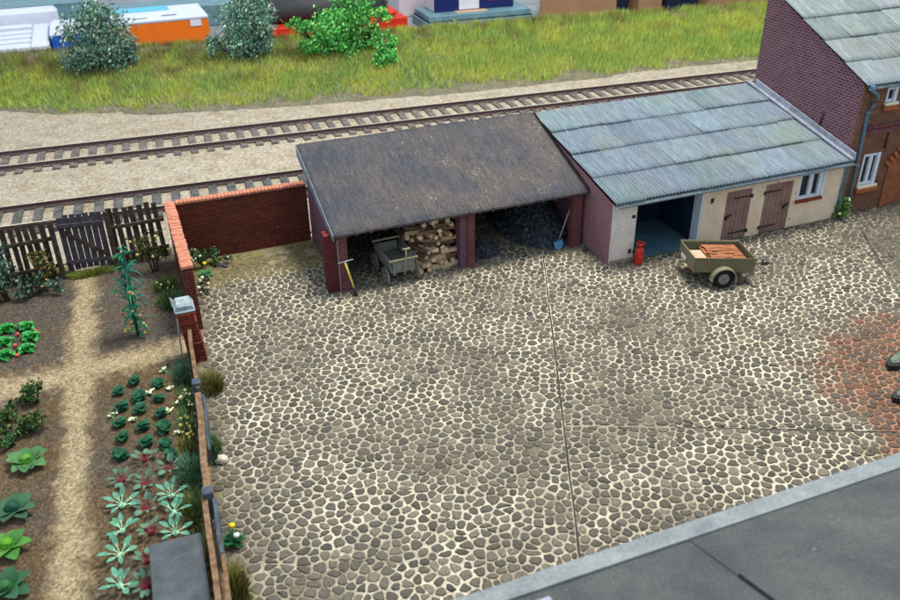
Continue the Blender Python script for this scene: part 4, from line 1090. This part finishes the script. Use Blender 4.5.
# lettuces
def lettuce():
    m = CM()
    for i in range(60):
        m.col = jit(random.choice((s2l((60, 168, 76)), s2l((40, 140, 66)), s2l((96, 190, 96)))), .15); a = R(0, 6.28); r = R(0, .1)
        m.leaf((r*math.cos(a), r*math.sin(a), .03), a, R(.07, .15), R(.09, .14), R(.5, 1.5), R(.4, 2.0), 5, .7)
    return m.build('lettuce', M['attr'])
fst = [None]
for (x, y), lab in zip([(-16.27, 2.82), (-15.79, 2.73), (-15.68, 2.15), (-16.27, 2.14), (-15.76, 1.62), (-16.24, 1.50)], ['far left one', 'far right one', 'middle right one', 'middle left one', 'near right one', 'near left one']):
    veg('lettuce', lettuce, 'bright green curly lettuce, %s of the two columns' % lab, 'lettuce', (x, y, R(1.2, 1.35)), 'curly lettuces', fst)
m = CM()
for (x, y) in [(-15.98, 2.45), (-16.0, 1.9), (-15.62, 2.45), (-16.05, 2.9)]:
    m.col = s2l((200, 96, 70)); m.blob((x, y, .1), .045, .1)
# radishes / red dots: each one a thing
for k, (x, y) in enumerate([(-15.98, 2.42), (-16.02, 1.86), (-15.55, 2.42), (-15.95, 1.35)]):
    mm = CM(); mm.smooth = True; mm.col = s2l((206, 92, 66)); mm.blob((0, 0, .10), .05, .1, 8, 6); mm.col = s2l((50, 120, 60)); mm.leaf((0, 0, .0), k, .1, .05, 1.4, .4, 3)
    o = mm.build('red_flower', M['attr']); o.location = (x, y, 0); tag(o, 'tiny salmon red bloom '+('between the far and middle curly lettuces', 'between the middle and near curly lettuces', 'behind the middle right curly lettuce', 'below the near curly lettuces')[k], 'flower', 'red blooms among the lettuces')

# generic bush of leaf sized faces on twigs
def bush(name, label, cat, loc, blobs, cols, leafsize, n, stemcol=(.06, .045, .03), spots=None, stick=None, group=None):
    """blobs: (x,y,z,rx,ry,rz) relative; spots=(colour,count,size)"""
    rt = thing(name, label, cat, loc, 0, group); m = CM(); tot = sum(b[3]*b[5] for b in blobs)
    for b in blobs:
        k = int(n*b[3]*b[5]/tot); sh = R(.85, 1.15)
        sub = []
        for _ in range(max(5, int(k/26))):
            d = Vector((random.gauss(0, 1), random.gauss(0, 1), random.gauss(0, 1))).normalized()*R(.45, 1.0); sub.append((Vector((b[0]+d.x*b[3], b[1]+d.y*b[4], max(.03, b[2]+d.z*b[5]))), R(.75, 1.3)))
        for _ in range(k):
            c0, br = random.choice(sub); rr = min(b[3], b[5])*.30
            p = c0+Vector((random.gauss(0, rr), random.gauss(0, rr), random.gauss(0, rr)))*.75
            if p.z < .02: p.z = R(.02, .08)
            m.col = tuple(v*br*sh for v in jit(random.choice(cols), .2)); s = leafsize*R(.6, 1.35)
            a = Vector((R(-1, 1), R(-1, 1), R(-.6, 1))).normalized(); u = a.orthogonal().normalized(); w = a.cross(u)
            q = [m.V(p+u*s*.5), m.V(p+w*s*.32), m.V(p-u*s*.5+a*s*.12), m.V(p-w*s*.32)]; m.F(q)
    m.build('foliage', M['attr'], rt)
    st_ = CM(); st_.col = stemcol
    for b in blobs:
        st_.tube([(b[0]*.3, b[1]*.3, 0), (b[0]*.7, b[1]*.7, b[2]*.6), (b[0], b[1], b[2])], [.035*leafsize/.1, .025*leafsize/.1, .01], 6)
        for _ in range(4):
            st_.tube([(b[0]*.7, b[1]*.7, b[2]*.6), (b[0]+R(-.7, .7)*b[3], b[1]+R(-.7, .7)*b[4], b[2]+R(-.4, .7)*b[5])], [.018*leafsize/.1, .006], 5)
    st_.build('stem', M['attr'], rt)
    if spots:
        s_ = CM()
        for _ in range(spots[1]):
            b = random.choice(blobs); d = Vector((random.gauss(0, 1), -abs(random.gauss(0, 1)), random.gauss(0, .8))).normalized(); s_.col = jit(spots[0], .1)
            s_.smooth = True; s_.blob((b[0]+d.x*b[3], b[1]+d.y*b[4], max(.05, b[2]+d.z*b[5])), spots[2]*R(.7, 1.2), .15, 7, 5)
        s_.build('blossom', M['attr'], rt)
    return rt
teal = [s2l((120, 160, 140)), s2l((92, 136, 118)), s2l((168, 188, 160)), s2l((62, 104, 92))]
bright = [s2l((104, 196, 96)), s2l((70, 164, 80)), s2l((150, 222, 116)), s2l((44, 124, 66))]
# bushes on the grass bank
by = 25.6
bush('bush', 'rounded blue green bush standing in front of the blue and white box', 'bush', (-12.75, 25.2, 1.0),
     [(0, 0, 1.6, 1.5, 1.2, 1.35), (-.9, 0, .7, .75, .9, .8), (.6, 0, .8, .9, .9, .9), (.2, .1, 2.5, .9, .8, .6), (1.35, 0, .6, .35, .5, .9), (-1.3, 0, 1.9, .35, .4, .3)], teal, .15, 7600)
bush('bush', 'pale blue green bush between the orange box and the red tray', 'bush', (-6.1, 24.3, 1.0),
     [(.3, 0, 1.9, 1.25, 1.1, 1.0), (-.2, 0, .9, .9, .9, .8), (.5, .1, 2.6, .8, .8, .6), (-1.5, 0, 1.0, .35, .3, .75), (.9, 0, 1.0, .6, .6, .7)], teal, .15, 6200)
bush('bush', 'large bright green spreading bush in front of the red tray', 'bush', (-1.6, 23.3, 1.0),
     [(-.3, 0, 1.5, 1.1, 1, .8), (.9, 0, 1.9, .9, .9, .8), (-2.0, 0, 1.6, .75, .6, .35), (-1.2, 0, .7, .9, .8, .5), (.4, 0, .55, .9, .8, .5), (.5, .2, 2.8, .9, .7, .35), (2.35, 0, 1.8, .4, .4, .4), (1.8, 0, .8, .6, .5, .5)], bright, .15, 8600)
bush('bush', 'small bright green shrub low on the bank right of the large bush', 'bush', (.35, 21.6, .7), [(0, 0, .55, .55, .5, .5), (-.45, 0, .3, .4, .4, .3), (.3, 0, 1.2, .25, .25, .3)], bright, .13, 1500)
for (x, y, z, lab, c) in ((5.3, 24.2, 1.2, 'slender sprig with lime tip on the grass bank', s2l((190, 214, 60))), (9.3, 23.2, 1.2, 'tiny dark green sprig near the crest of the bank', s2l((30, 110, 70)))):
    m = CM()
    for i in range(16): m.col = jit(lerp(s2l((40, 90, 84)), c, i/15), .15); m.leaf((-.02*i, 0, .05*i), i*2.4, R(.12, .2), .07, R(.2, 1), .5, 3)
    m.col = s2l((50, 80, 60)); m.tube([(0, 0, 0), (-.3, 0, .85)], [.03, .015], 5); o = m.build('sprig', M['attr']); o.location = (x, y, z); tag(o, lab, 'plant')

# elder by the picket fence, tomato plant, climbing rose, etc.
bush('fruit_shrub', 'grey green flowering shrub against the picket fence at the left edge', 'shrub', (-16.25, 4.55, 0),
     [(-.35, 0, 1.15, .62, .4, .5), (-.1, 0, .75, .55, .4, .4), (-.7, 0, .6, .5, .4, .5), (.55, 0, .42, .55, .35, .25), (1.05, -.05, .30, .35, .3, .2), (-.2, 0, 1.55, .5, .35, .25)],
     [s2l((84, 110, 100)), s2l((56, 86, 74)), s2l((140, 156, 140)), s2l((60, 96, 60))], .115, 2600, spots=(s2l((212, 146, 126)), 4, .04))
bush('fruit_shrub', 'small olive and yellow leaved shrub against the left picket fence', 'shrub', (-15.35, 4.95, 0),
     [(0, 0, .95, .35, .2, .22), (.15, 0, .6, .3, .2, .2)], [s2l((92, 92, 44)), s2l((70, 82, 44)), s2l((120, 118, 60))], .1, 500, spots=(s2l((150, 74, 56)), 3, .035))
# tall tomato plant on a stake
TM = thing('tomato_plant', 'tall dark green staked tomato plant with salmon fruit in the right bed', 'tomato plant', (-13.12, 1.25, 0))
m = MB(); m.tube([(.02, .08, 0), (.10, .12, 2.25)], .028, 6); m.build('stake', M['picket'], TM)
m = CM(); zs = 0
for i in range(150):
    z = 2.5*(i/150)+R(-.1, .1)*(i > 20); w = interp(z, [(0, .20), (.5, .42), (1.3, .5), (2.0, .36), (2.5, .08)])
    m.col = jit(random.choice((s2l((24, 106, 86)), s2l((30, 130, 90)), s2l((22, 92, 84)), s2l((60, 140, 90)))), .2) if z > .28 or random.random() < .5 else jit(s2l((190, 184, 70)), .15)
    m.leaf((.04*z+R(-.04, .04), R(-.04, .04), z+.05), R(0, 6.28), w*R(.35, 1.45), R(.035, .075), R(-.2, 1.2), R(.6, 2.2), 6, .3)
m.build('foliage', M['attr'], TM)
m = CM(); m.col = s2l((24, 84, 66))
m.tube([(0, 0, 0), (.03, 0, 1.2), (.10, 0, 2.5)], [.03, .024, .01], 6)
m.build('stem', M['attr'], TM)
for i in range(9):
    a = R(3.4, 6.0); z = R(.45, 1.6); mm = CM(); mm.smooth = True; mm.col = s2l((214, 130, 104)); mm.blob((.03+.30*math.cos(a), .30*math.sin(a), z), .036, .05, 8, 6); mm.build('tomato', M['attr'], TM)
for i in range(5):
    a = R(3.2, 6.2); mm = CM(); mm.smooth = True; mm.col = s2l((206, 196, 90)); mm.blob((.28*math.cos(a), .28*math.sin(a), R(.15, .5)), .036, .2, 8, 6); mm.build('tomato', M['attr'], TM)
bush('rose_bush', 'sparse rose bush with pale yellow blooms by the orange coping', 'rose bush', (-12.35, 4.75, 0),
     [(-.25, 0, .9, .45, .25, .35), (.1, -.1, .55, .35, .3, .3), (-.05, 0, 1.2, .35, .2, .15)], [s2l((88, 96, 52)), s2l((60, 80, 50)), s2l((120, 120, 64))], .085, 520, spots=(s2l((206, 202, 130)), 8, .04))
bush('weed_clump', 'green leafy weeds with white blooms in the yard corner', 'weeds', (-10.95, 4.62, 0),
     [(0, 0, .28, .5, .28, .22), (-.3, -.1, .45, .2, .2, .2), (.45, -.1, .2, .28, .2, .15)], [s2l((66, 96, 56)), s2l((44, 76, 48)), s2l((104, 124, 74))], .09, 700, spots=(s2l((220, 222, 190)), 8, .04))
bush('weed_clump', 'pale flowered weeds at the foot of the yard side wall', 'weeds', (-11.22, 3.05, 0),
     [(0, 0, .2, .16, .45, .16), (.12, .35, .15, .15, .2, .12)], [s2l((96, 100, 60)), s2l((60, 70, 44)), s2l((190, 184, 150))], .08, 360, spots=(s2l((232, 228, 206)), 7, .05))
def dandelion(name, label, loc, col, nl=16, L_=.28, h=.28, fcol=None):
    m = CM()
    for i in range(nl): m.col = jit(col, .18); m.leaf((0, 0, .02), i*2.399, R(.7, 1)*L_, .075, R(.4, 1.1), R(.5, 1.1), 5, .3)
    rt = thing(name, label, 'flower', loc); m.build('leaves', M['attr'], rt)
    if fcol:
        for (dx, dy, fh, fc) in fcol:
            m = CM(); m.col = s2l((80, 130, 60)); m.tube([(0, 0, 0), (dx, dy, fh)], .012, 5); m.smooth = True; m.col = fc; m.blob((dx, dy, fh+.02), (.062, .062, .045), .1, 9, 6); m.build('bloom', M['attr'], rt)
    return rt
dandelion('dandelion', 'dandelion with one yellow bloom in the walled yard corner', (-11.02, 3.95, 0), s2l((64, 150, 92)), fcol=[(0, .02, .38, s2l((244, 206, 30)))])
dandelion('flowering_plant', 'dark leaved plant with a yellow and a white bloom outside the fence', (-12.02, -6.92, 0), s2l((24, 88, 48)), 26, .30, fcol=[(.02, .10, .36, s2l((246, 206, 30))), (.06, -.12, .30, s2l((225, 222, 220)))])
o = CM(); o.smooth = True; o.col = s2l((216, 204, 186)); o.blob((0, 0, .08), (.12, .11, .10), .25, 12, 9); o = o.build('pale_stone', M['stone']); o.location = (-11.86, -4.55, 0); tag(o, 'rounded cream stone on the cobbles against the fence', 'stone')
bush('weed_clump', 'green weed with a pale bloom at the foot of the blue downpipe', 'weeds', (8.62, -.10, 0), [(0, 0, .35, .28, .2, .3), (-.1, -.1, .18, .3, .2, .15), (.05, 0, .6, .14, .12, .12)], [s2l((96, 140, 66)), s2l((70, 112, 56)), s2l((140, 176, 100))], .09, 560, spots=(s2l((220, 230, 170)), 3, .05))

# herb hedge in the left bed
herb = [s2l((62, 98, 50)), s2l((44, 78, 44)), s2l((92, 124, 60))]
for (x, y, h, lab) in ((-15.50, -.85, .55, 'upright dark green herb sprig nearest the cross path'), (-16.05, -1.35, .42, 'spreading dark green herb at the left edge'), (-15.50, -1.95, .5, 'dark green herb clump directly above the large cabbage'), (-16.1, -2.2, .38, 'low olive herb clump between the large cabbage and left edge')):
    bush('herb', lab, 'herb', (x, y, 0), [(0, 0, h*.5, .26, .24, h*.5), (.12, .1, h*.8, .1, .1, h*.3), (-.22, 0, h*.4, .18, .2, h*.35)], herb, .085, 520, group='herbs in the left bed')
# little white flowered plants in the cabbage bed
for k, ((x, y), lab) in enumerate(zip([(-12.67, -.69), (-12.59, -1.51), (-13.04, -1.5), (-12.5, -2.17), (-13.87, -2.05), (-13.48, -2.4), (-12.72, -2.40), (-12.6, -3.25)],
        ['highest one near the cross path', 'largest, right of the second fence side cabbage', 'between the middle and fence side rows', 'close to the fence by the third cabbage', 'on the path side of the left row', 'greenish one between left and middle rows', 'touching the third fence side cabbage', 'greener one by the fifth fence side cabbage'])):
    m = CM()
    for i in range(9):
        m.col = jit(s2l((120, 160, 100)), .2); a = R(0, 6.28); m.leaf((0, 0, .01), a, R(.08, .16), .05, R(.3, 1), .8, 3)
    for i in range(6): m.col = jit(s2l((232, 232, 196)), .08); m.leaf((R(-.08, .08), R(-.06, .06), .08), R(0, 6.28), .07, .06, R(.2, .9), .5, 3)
    o = m.build('white_flower', M['attr']); o.location = (x, y, .01); tag(o, 'tiny white flowered plant, '+lab, 'flower', 'white flowered seedlings')

# grass tufts
def tuft(name, label, x, y, rx, ry, n, h, cols, blooms=None, kindstuff=False):
    m = CM()
    for _ in range(n):
        a = R(0, 6.28); r = math.sqrt(random.random()); px, py = rx*r*math.cos(a), ry*r*math.sin(a); m.col = jit(random.choice(cols), .2)
        hh = h*R(.5, 1.1)*(1.1-.4*r); lx, ly = px*.5+R(-.08, .08), py*.5+R(-.08, .08); w = .011
        b = R(0, 3.14); c_, s_ = math.cos(b)*w, math.sin(b)*w
        q = [m.V((px-c_, py-s_, 0)), m.V((px+c_, py+s_, 0)), m.V((px+lx*.4+c_*.7, py+ly*.4+s_*.7, hh*.6)), m.V((px+lx*.4-c_*.7, py+ly*.4-s_*.7, hh*.6)), m.V((px+lx, py+ly, hh))]
        m.F([q[0], q[1], q[2], q[3]]); m.F([q[3], q[2], q[4]])
    if blooms:
        for _ in range(blooms[1]): m.col = jit(blooms[0], .1); m.blob((R(-rx, rx)*.8, R(-ry, ry)*.8, h*R(.3, .8)), .035, .3, 6, 4)
    o = m.build(name, M['grass']); o.location = (x, y, 0); tag(o, label, 'grass tuft'); return o
dg = [s2l((70, 104, 80)), s2l((96, 128, 96)), s2l((52, 84, 60))]; og = [s2l((110, 106, 48)), s2l((84, 84, 40)), s2l((136, 132, 70))]; gg = [s2l((60, 96, 60)), s2l((84, 120, 70)), s2l((110, 130, 84))]
cream = s2l((222, 214, 160))
tuft('grass_tuft', 'green tuft inside the fence beside the stepped pillar foot', -12.24, -1.15, .22, .55, 700, .32, dg)
tuft('grass_tuft', 'tuft with cream blooms inside the fence behind the post', -12.3, -2.15, .18, .4, 420, .26, gg, (cream, 14))
tuft('grass_tuft', 'yellow green tuft inside the fence beside the cabbage rows', -12.42, -3.2, .16, .6, 500, .26, gg, (s2l((190, 178, 96)), 14))
tuft('grass_tuft', 'pale blue green tuft inside the fence near the beets', -12.55, -4.75, .20, .5, 800, .34, [s2l((110, 150, 120)), s2l((84, 124, 96)), s2l((70, 100, 70))])
tuft('grass_tuft', 'olive tuft inside the fence above the hutch', -12.62, -5.8, .20, .55, 520, .26, gg+og)
tuft('grass_tuft', 'yellow olive tuft along the fence beside the beets', -12.50, -3.95, .18, .35, 400, .24, og)
tuft('grass_tuft', 'thin olive tuft between hutch and fence', -12.48, -7.3, .05, .8, 260, .2, og)
tuft('grass_tuft', 'large olive tuft outside the fence below the pillar', -11.70, -1.75, .24, .36, 900, .32, og)
tuft('grass_tuft', 'dark green tuft outside the fence above the cream stone', -11.98, -4.15, .14, .42, 500, .3, gg)
tuft('grass_tuft', 'wide olive tuft outside the fence at the bottom of the frame', -12.22, -8.1, .24, .55, 900, .34, og)
tuft('grass_tuft', 'soft green tuft behind the rake by the side wall', -12.12, 2.6, .32, .4, 900, .36, [s2l((90, 124, 76)), s2l((66, 100, 60)), s2l((120, 140, 90))])
tuft('grass_tuft', 'scrubby tuft under the rose bush against the side wall', -12.2, 3.6, .3, .4, 600, .3, gg+og, (cream, 8))
tuft('grass_tuft', 'lime tuft growing under the closed garden gate', -14.1, 5.3, .55, .16, 700, .26, [s2l((130, 140, 60)), s2l((100, 120, 54))])
tuft('grass_tuft', 'lime grass showing through the pickets left of the gate', -16.6, 5.65, 1.7, .2, 1400, .42, [s2l((150, 156, 84)), s2l((120, 134, 70))])
tuft('grass_tuft', 'lime grass showing through the pickets right of the gate', -12.7, 5.8, .8, .15, 800, .42, [s2l((150, 156, 84)), s2l((120, 134, 70))])

# ---- grass on the bank
m = CM(); random.seed(11)
g1, g2, g3, g4 = s2l((196, 206, 86)), s2l((150, 190, 84)), s2l((220, 222, 140)), s2l((136, 124, 80))
cnt = 0
while cnt < 135000:
    x = R(-29, 31); f, c = interp(x, FRONT), interp(x, CREST); t = random.random()*1.04
    y = f-.1+(c-f)*t
    nn_ = nz(x, y, .45, 2)
    if t < .05+.10*max(0, min(1, .5+nz(x, 0, .5, 9)*2)) and random.random() < .93: continue
    if t < .25 and random.random() < .35: continue
    if t > .78 and nz(x, y, .8, 12) > .12 and random.random() < .75: continue
    cnt += 1; z = embank(x, y)+.04
    lef = max(0, min(1, (-x)/16+.2))
    c_ = lerp(lerp(g1, g2, max(0, min(1, .5+1.2*nn_))), g3, max(0, min(1, R(-.3, .7)))); c_ = lerp(c_, g4, max(0, min(1, lef*.45+(t-.65)*1.2+nz(x, y, 1.1, 7)*.7)))
    m.col = jit(c_, .2); h = R(.16, .42)*(1.15 if x > 4 else .9); w = .02; b = R(0, 3.14); ux, uy = math.cos(b)*w, math.sin(b)*w; lx, ly = R(-.16, .16), R(-.2, .06)
    a_ = m.V((x-ux, y-uy, z-.03)); b_ = m.V((x+ux, y+uy, z-.03)); d_ = m.V((x+lx, y+ly, z+h)); m.F([a_, b_, d_])
tag(m.build('bank_grass', M['grass']), 'yellow green static grass covering the bank behind the tracks', 'grass', kind='stuff')

# ============================================================ THINGS ON THE TABLE BEHIND THE MODEL
zb = .05
m = MB(); m.box(-90, 31.1, -.79, 4.5, 119, .045); m.box(4.5, 28.2, -.79, 109, 119, .045); tag(m.build('rear_shelf', M['table']), kind='structure')
o = thing('plastic_rack', 'white ribbed plastic tray at the upper left corner', 'plastic tray', (-18.6, 33, zb))
m = MB(); m.box(-4, -2.2, 0, 3.4, 3.4, .9, bev=.1); m.box(2.5, -2.2, .9, 3.4, 3.4, 1.25, bev=.1); m.box(-4, 2.9, .9, 2.5, 3.4, 1.3, bev=.1); m.box(-4, -2.2, .9, 2.5, -1.9, 1.25, bev=.1); m.build('tray', M['bg_white'], o)
m = MB()
for i in range(4): m.box(-4, -1.5+i*1.15, .9, 2.5, -1.0+i*1.15, 1.15, bev=.08)
m.build('rib', M['bg_white'], o)
m = MB()
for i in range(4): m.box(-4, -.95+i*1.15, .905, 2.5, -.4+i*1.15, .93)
m.build('groove_shade', M['bg_grey'], o)  # grey strips paint the shadow between the white ribs
m = MB(); m.box(-4.0, 4.2, 0, 3.9, 5.2, 1.9, bev=.2); o = m.build('plastic_bar', M['bg_white']); o.location = (-18.6, 33, zb); tag(o, 'white plastic bar lying behind the ribbed tray', 'plastic bar')
o = thing('card_box', 'flat blue sided box with white lid behind the rounded bush', 'box', (-15.1, 32.0, zb))
m = MB(); m.box(0, 0, 0, 2.6, 3.8, 1.35, bev=.03); m.build('box_side', M['bg_blue'], o); m = MB(); m.box(-.03, -.03, 1.35, 2.63, 3.8, 1.48, bev=.03); m.build('lid', M['bg_white'], o)
o = thing('card_box', 'long orange sided box with white and cyan lid on the table', 'box', (-12.4, 32.1, zb), rad(1))
m = MB(); m.box(0, 0, 0, 5.6, 3.8, 1.55, bev=.03); m.build('box_side', M['bg_orange'], o); m = MB(); m.box(-.03, -.03, 1.55, 5.63, 3.8, 1.72, bev=.03); m.build('lid', M['bg_white'], o)
m = MB(); m.box(0, 2.5, 1.725, 3.8, 3.6, 1.78); m.build('cyan_print', M['bg_cyan'], o)
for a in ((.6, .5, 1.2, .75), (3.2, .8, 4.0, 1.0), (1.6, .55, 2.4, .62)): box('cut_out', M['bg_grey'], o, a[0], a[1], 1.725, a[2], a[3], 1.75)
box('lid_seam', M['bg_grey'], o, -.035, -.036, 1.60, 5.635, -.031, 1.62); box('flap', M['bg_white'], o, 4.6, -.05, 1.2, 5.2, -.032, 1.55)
o = thing('red_tray', 'red card tray with raised corner behind the bright green bush', 'tray', (-4.4, 31.2, zb), rad(-1))
m = MB(); m.box(0, 0, 0, 9.1, 3.5, .85, bev=.05); m.box(7.2, .3, .85, 8.6, 3.2, 1.3, bev=.2); m.build('tray', M['bg_red'], o)
o = thing('black_roll', 'thick black roll lying on the red tray', 'roll', (-4.0, 32.6, zb+1.55), rad(-1))
m = MB(); m.tube([(-.2, 0, 0), (7.5, 0, 0)], .72, 24); m.build('roll', M['bg_black'], o)
m = MB(); m.tube([(-.5, 0, 0), (-.2, 0, 0)], .85, 24); m.build('end_cap', M['bg_black'], o)
m = MB(); m.tube([(7.5, 0, 0), (7.7, 0, 0)], .78, 24); m.build('end_cap', M['bg_black'], o)
o = thing('flat_book', 'flat teal picture book lying under the navy box', 'book', (5.6, 30.0, zb), rad(-2.5))
m = MB(); m.box(0, 0, 0, 6.9, 3.2, .55, bev=.04); m.box(.1, .02, .6, 6.7, 3.0, .95, bev=.04); m.build('cover', M['bg_teal'], o)
m = MB(); m.box(.05, .03, .55, 6.8, 3.1, .6); m.build('pages', M['bg_dark'], o); m = MB(); m.box(2.0, .3, .955, 4.0, 1.0, .97); m.build('picture', M['cardboard'], o)
o = thing('navy_box', 'navy blue box with white label and red lettering on the teal book', 'box', (6.35, 30.9, zb+.97), rad(-2.5))
m = MB(); m.box(0, 0, 0, 5.2, 2.0, 2.6, bev=.03); m.build('box_side', M['bg_navy'], o)
m = MB(); m.box(-.02, .02, .02, -.001, 1.98, 2.58); m.build('end_panel', M['bg_pink'], o)
m = MB(); m.box(1.6, -.03, .05, 2.9, -.002, 1.7, bev=.01); m.build('white_label', M['bg_white'], o)
m = MB(); random.seed(3)
m.box(3.3, -.03, .62, 3.42, -.002, .96); m.ob((3.48, -.016, .84), (.28, .03, .09), (0, .5, 0)); x = 3.62
for i in range(7): m.ob((x, -.016, .70), (.07, .03, R(.20, .30)), (0, R(-.5, .5), 0)); m.ob((x+.06, -.016, .80-.2*(i % 2)), (.10, .03, .05), (0, .2, 0)); x += .15
m.box(3.5, -.03, .46, 4.5, -.002, .49)
m.build('red_lettering', M['bg_script'], o)
def cbox(name, mat, label, cat, x, y, w, d, h, rz):
    m = MB(); m.box(0, 0, 0, w, d, h, bev=.05); m.box(w*.02, -.004, h-.02, w*.98, d*.5, h+.02); o = m.build(name, mat); o.location = (x, y, zb); o.rotation_euler = (0, 0, rad(rz)); tag(o, label, cat)
cbox('cardboard_box', M['bg_brown'], 'pale brown cardboard box right of the teal book', 'box', 12.6, 29.2, 4.6, 6, 2.0, -32)
cbox('dark_case', M['bg_dark'], 'dark navy case between the two cardboard boxes', 'case', 16.6, 29.0, 2.5, 3, 2.3, 8)
cbox('cardboard_box', M['bg_brown'], 'small cardboard box between the two dark navy cases', 'box', 19.3, 28.6, 1.7, 3, 2.1, -3)
cbox('dark_case', M['bg_dark'], 'dark navy case right of the small cardboard box', 'case', 21.2, 28.4, 2.4, 3, 2.4, -3)
cbox('cardboard_box', M['bg_brown'], 'long cardboard box behind the brick house gable', 'box', 24.0, 27.8, 9, 4, 2.2, -4)
cbox('plastic_sheet', M['bg_teal'], 'grey teal plastic panel at the top edge behind the orange box', 'box', -12.0, 37.6, 17, 3, 1.2, 0)

cbox('plastic_sheet', M['bg_teal'], 'blue grey plastic panel at the top edge behind the ribbed tray', 'panel', -30, 40.5, 17, 3, 1.5, 0)
cbox('plastic_sheet', M['bg_pink'], 'pale panel at the top edge left of the navy box', 'panel', 5.5, 35.0, 5, 3, 2.2, 0)
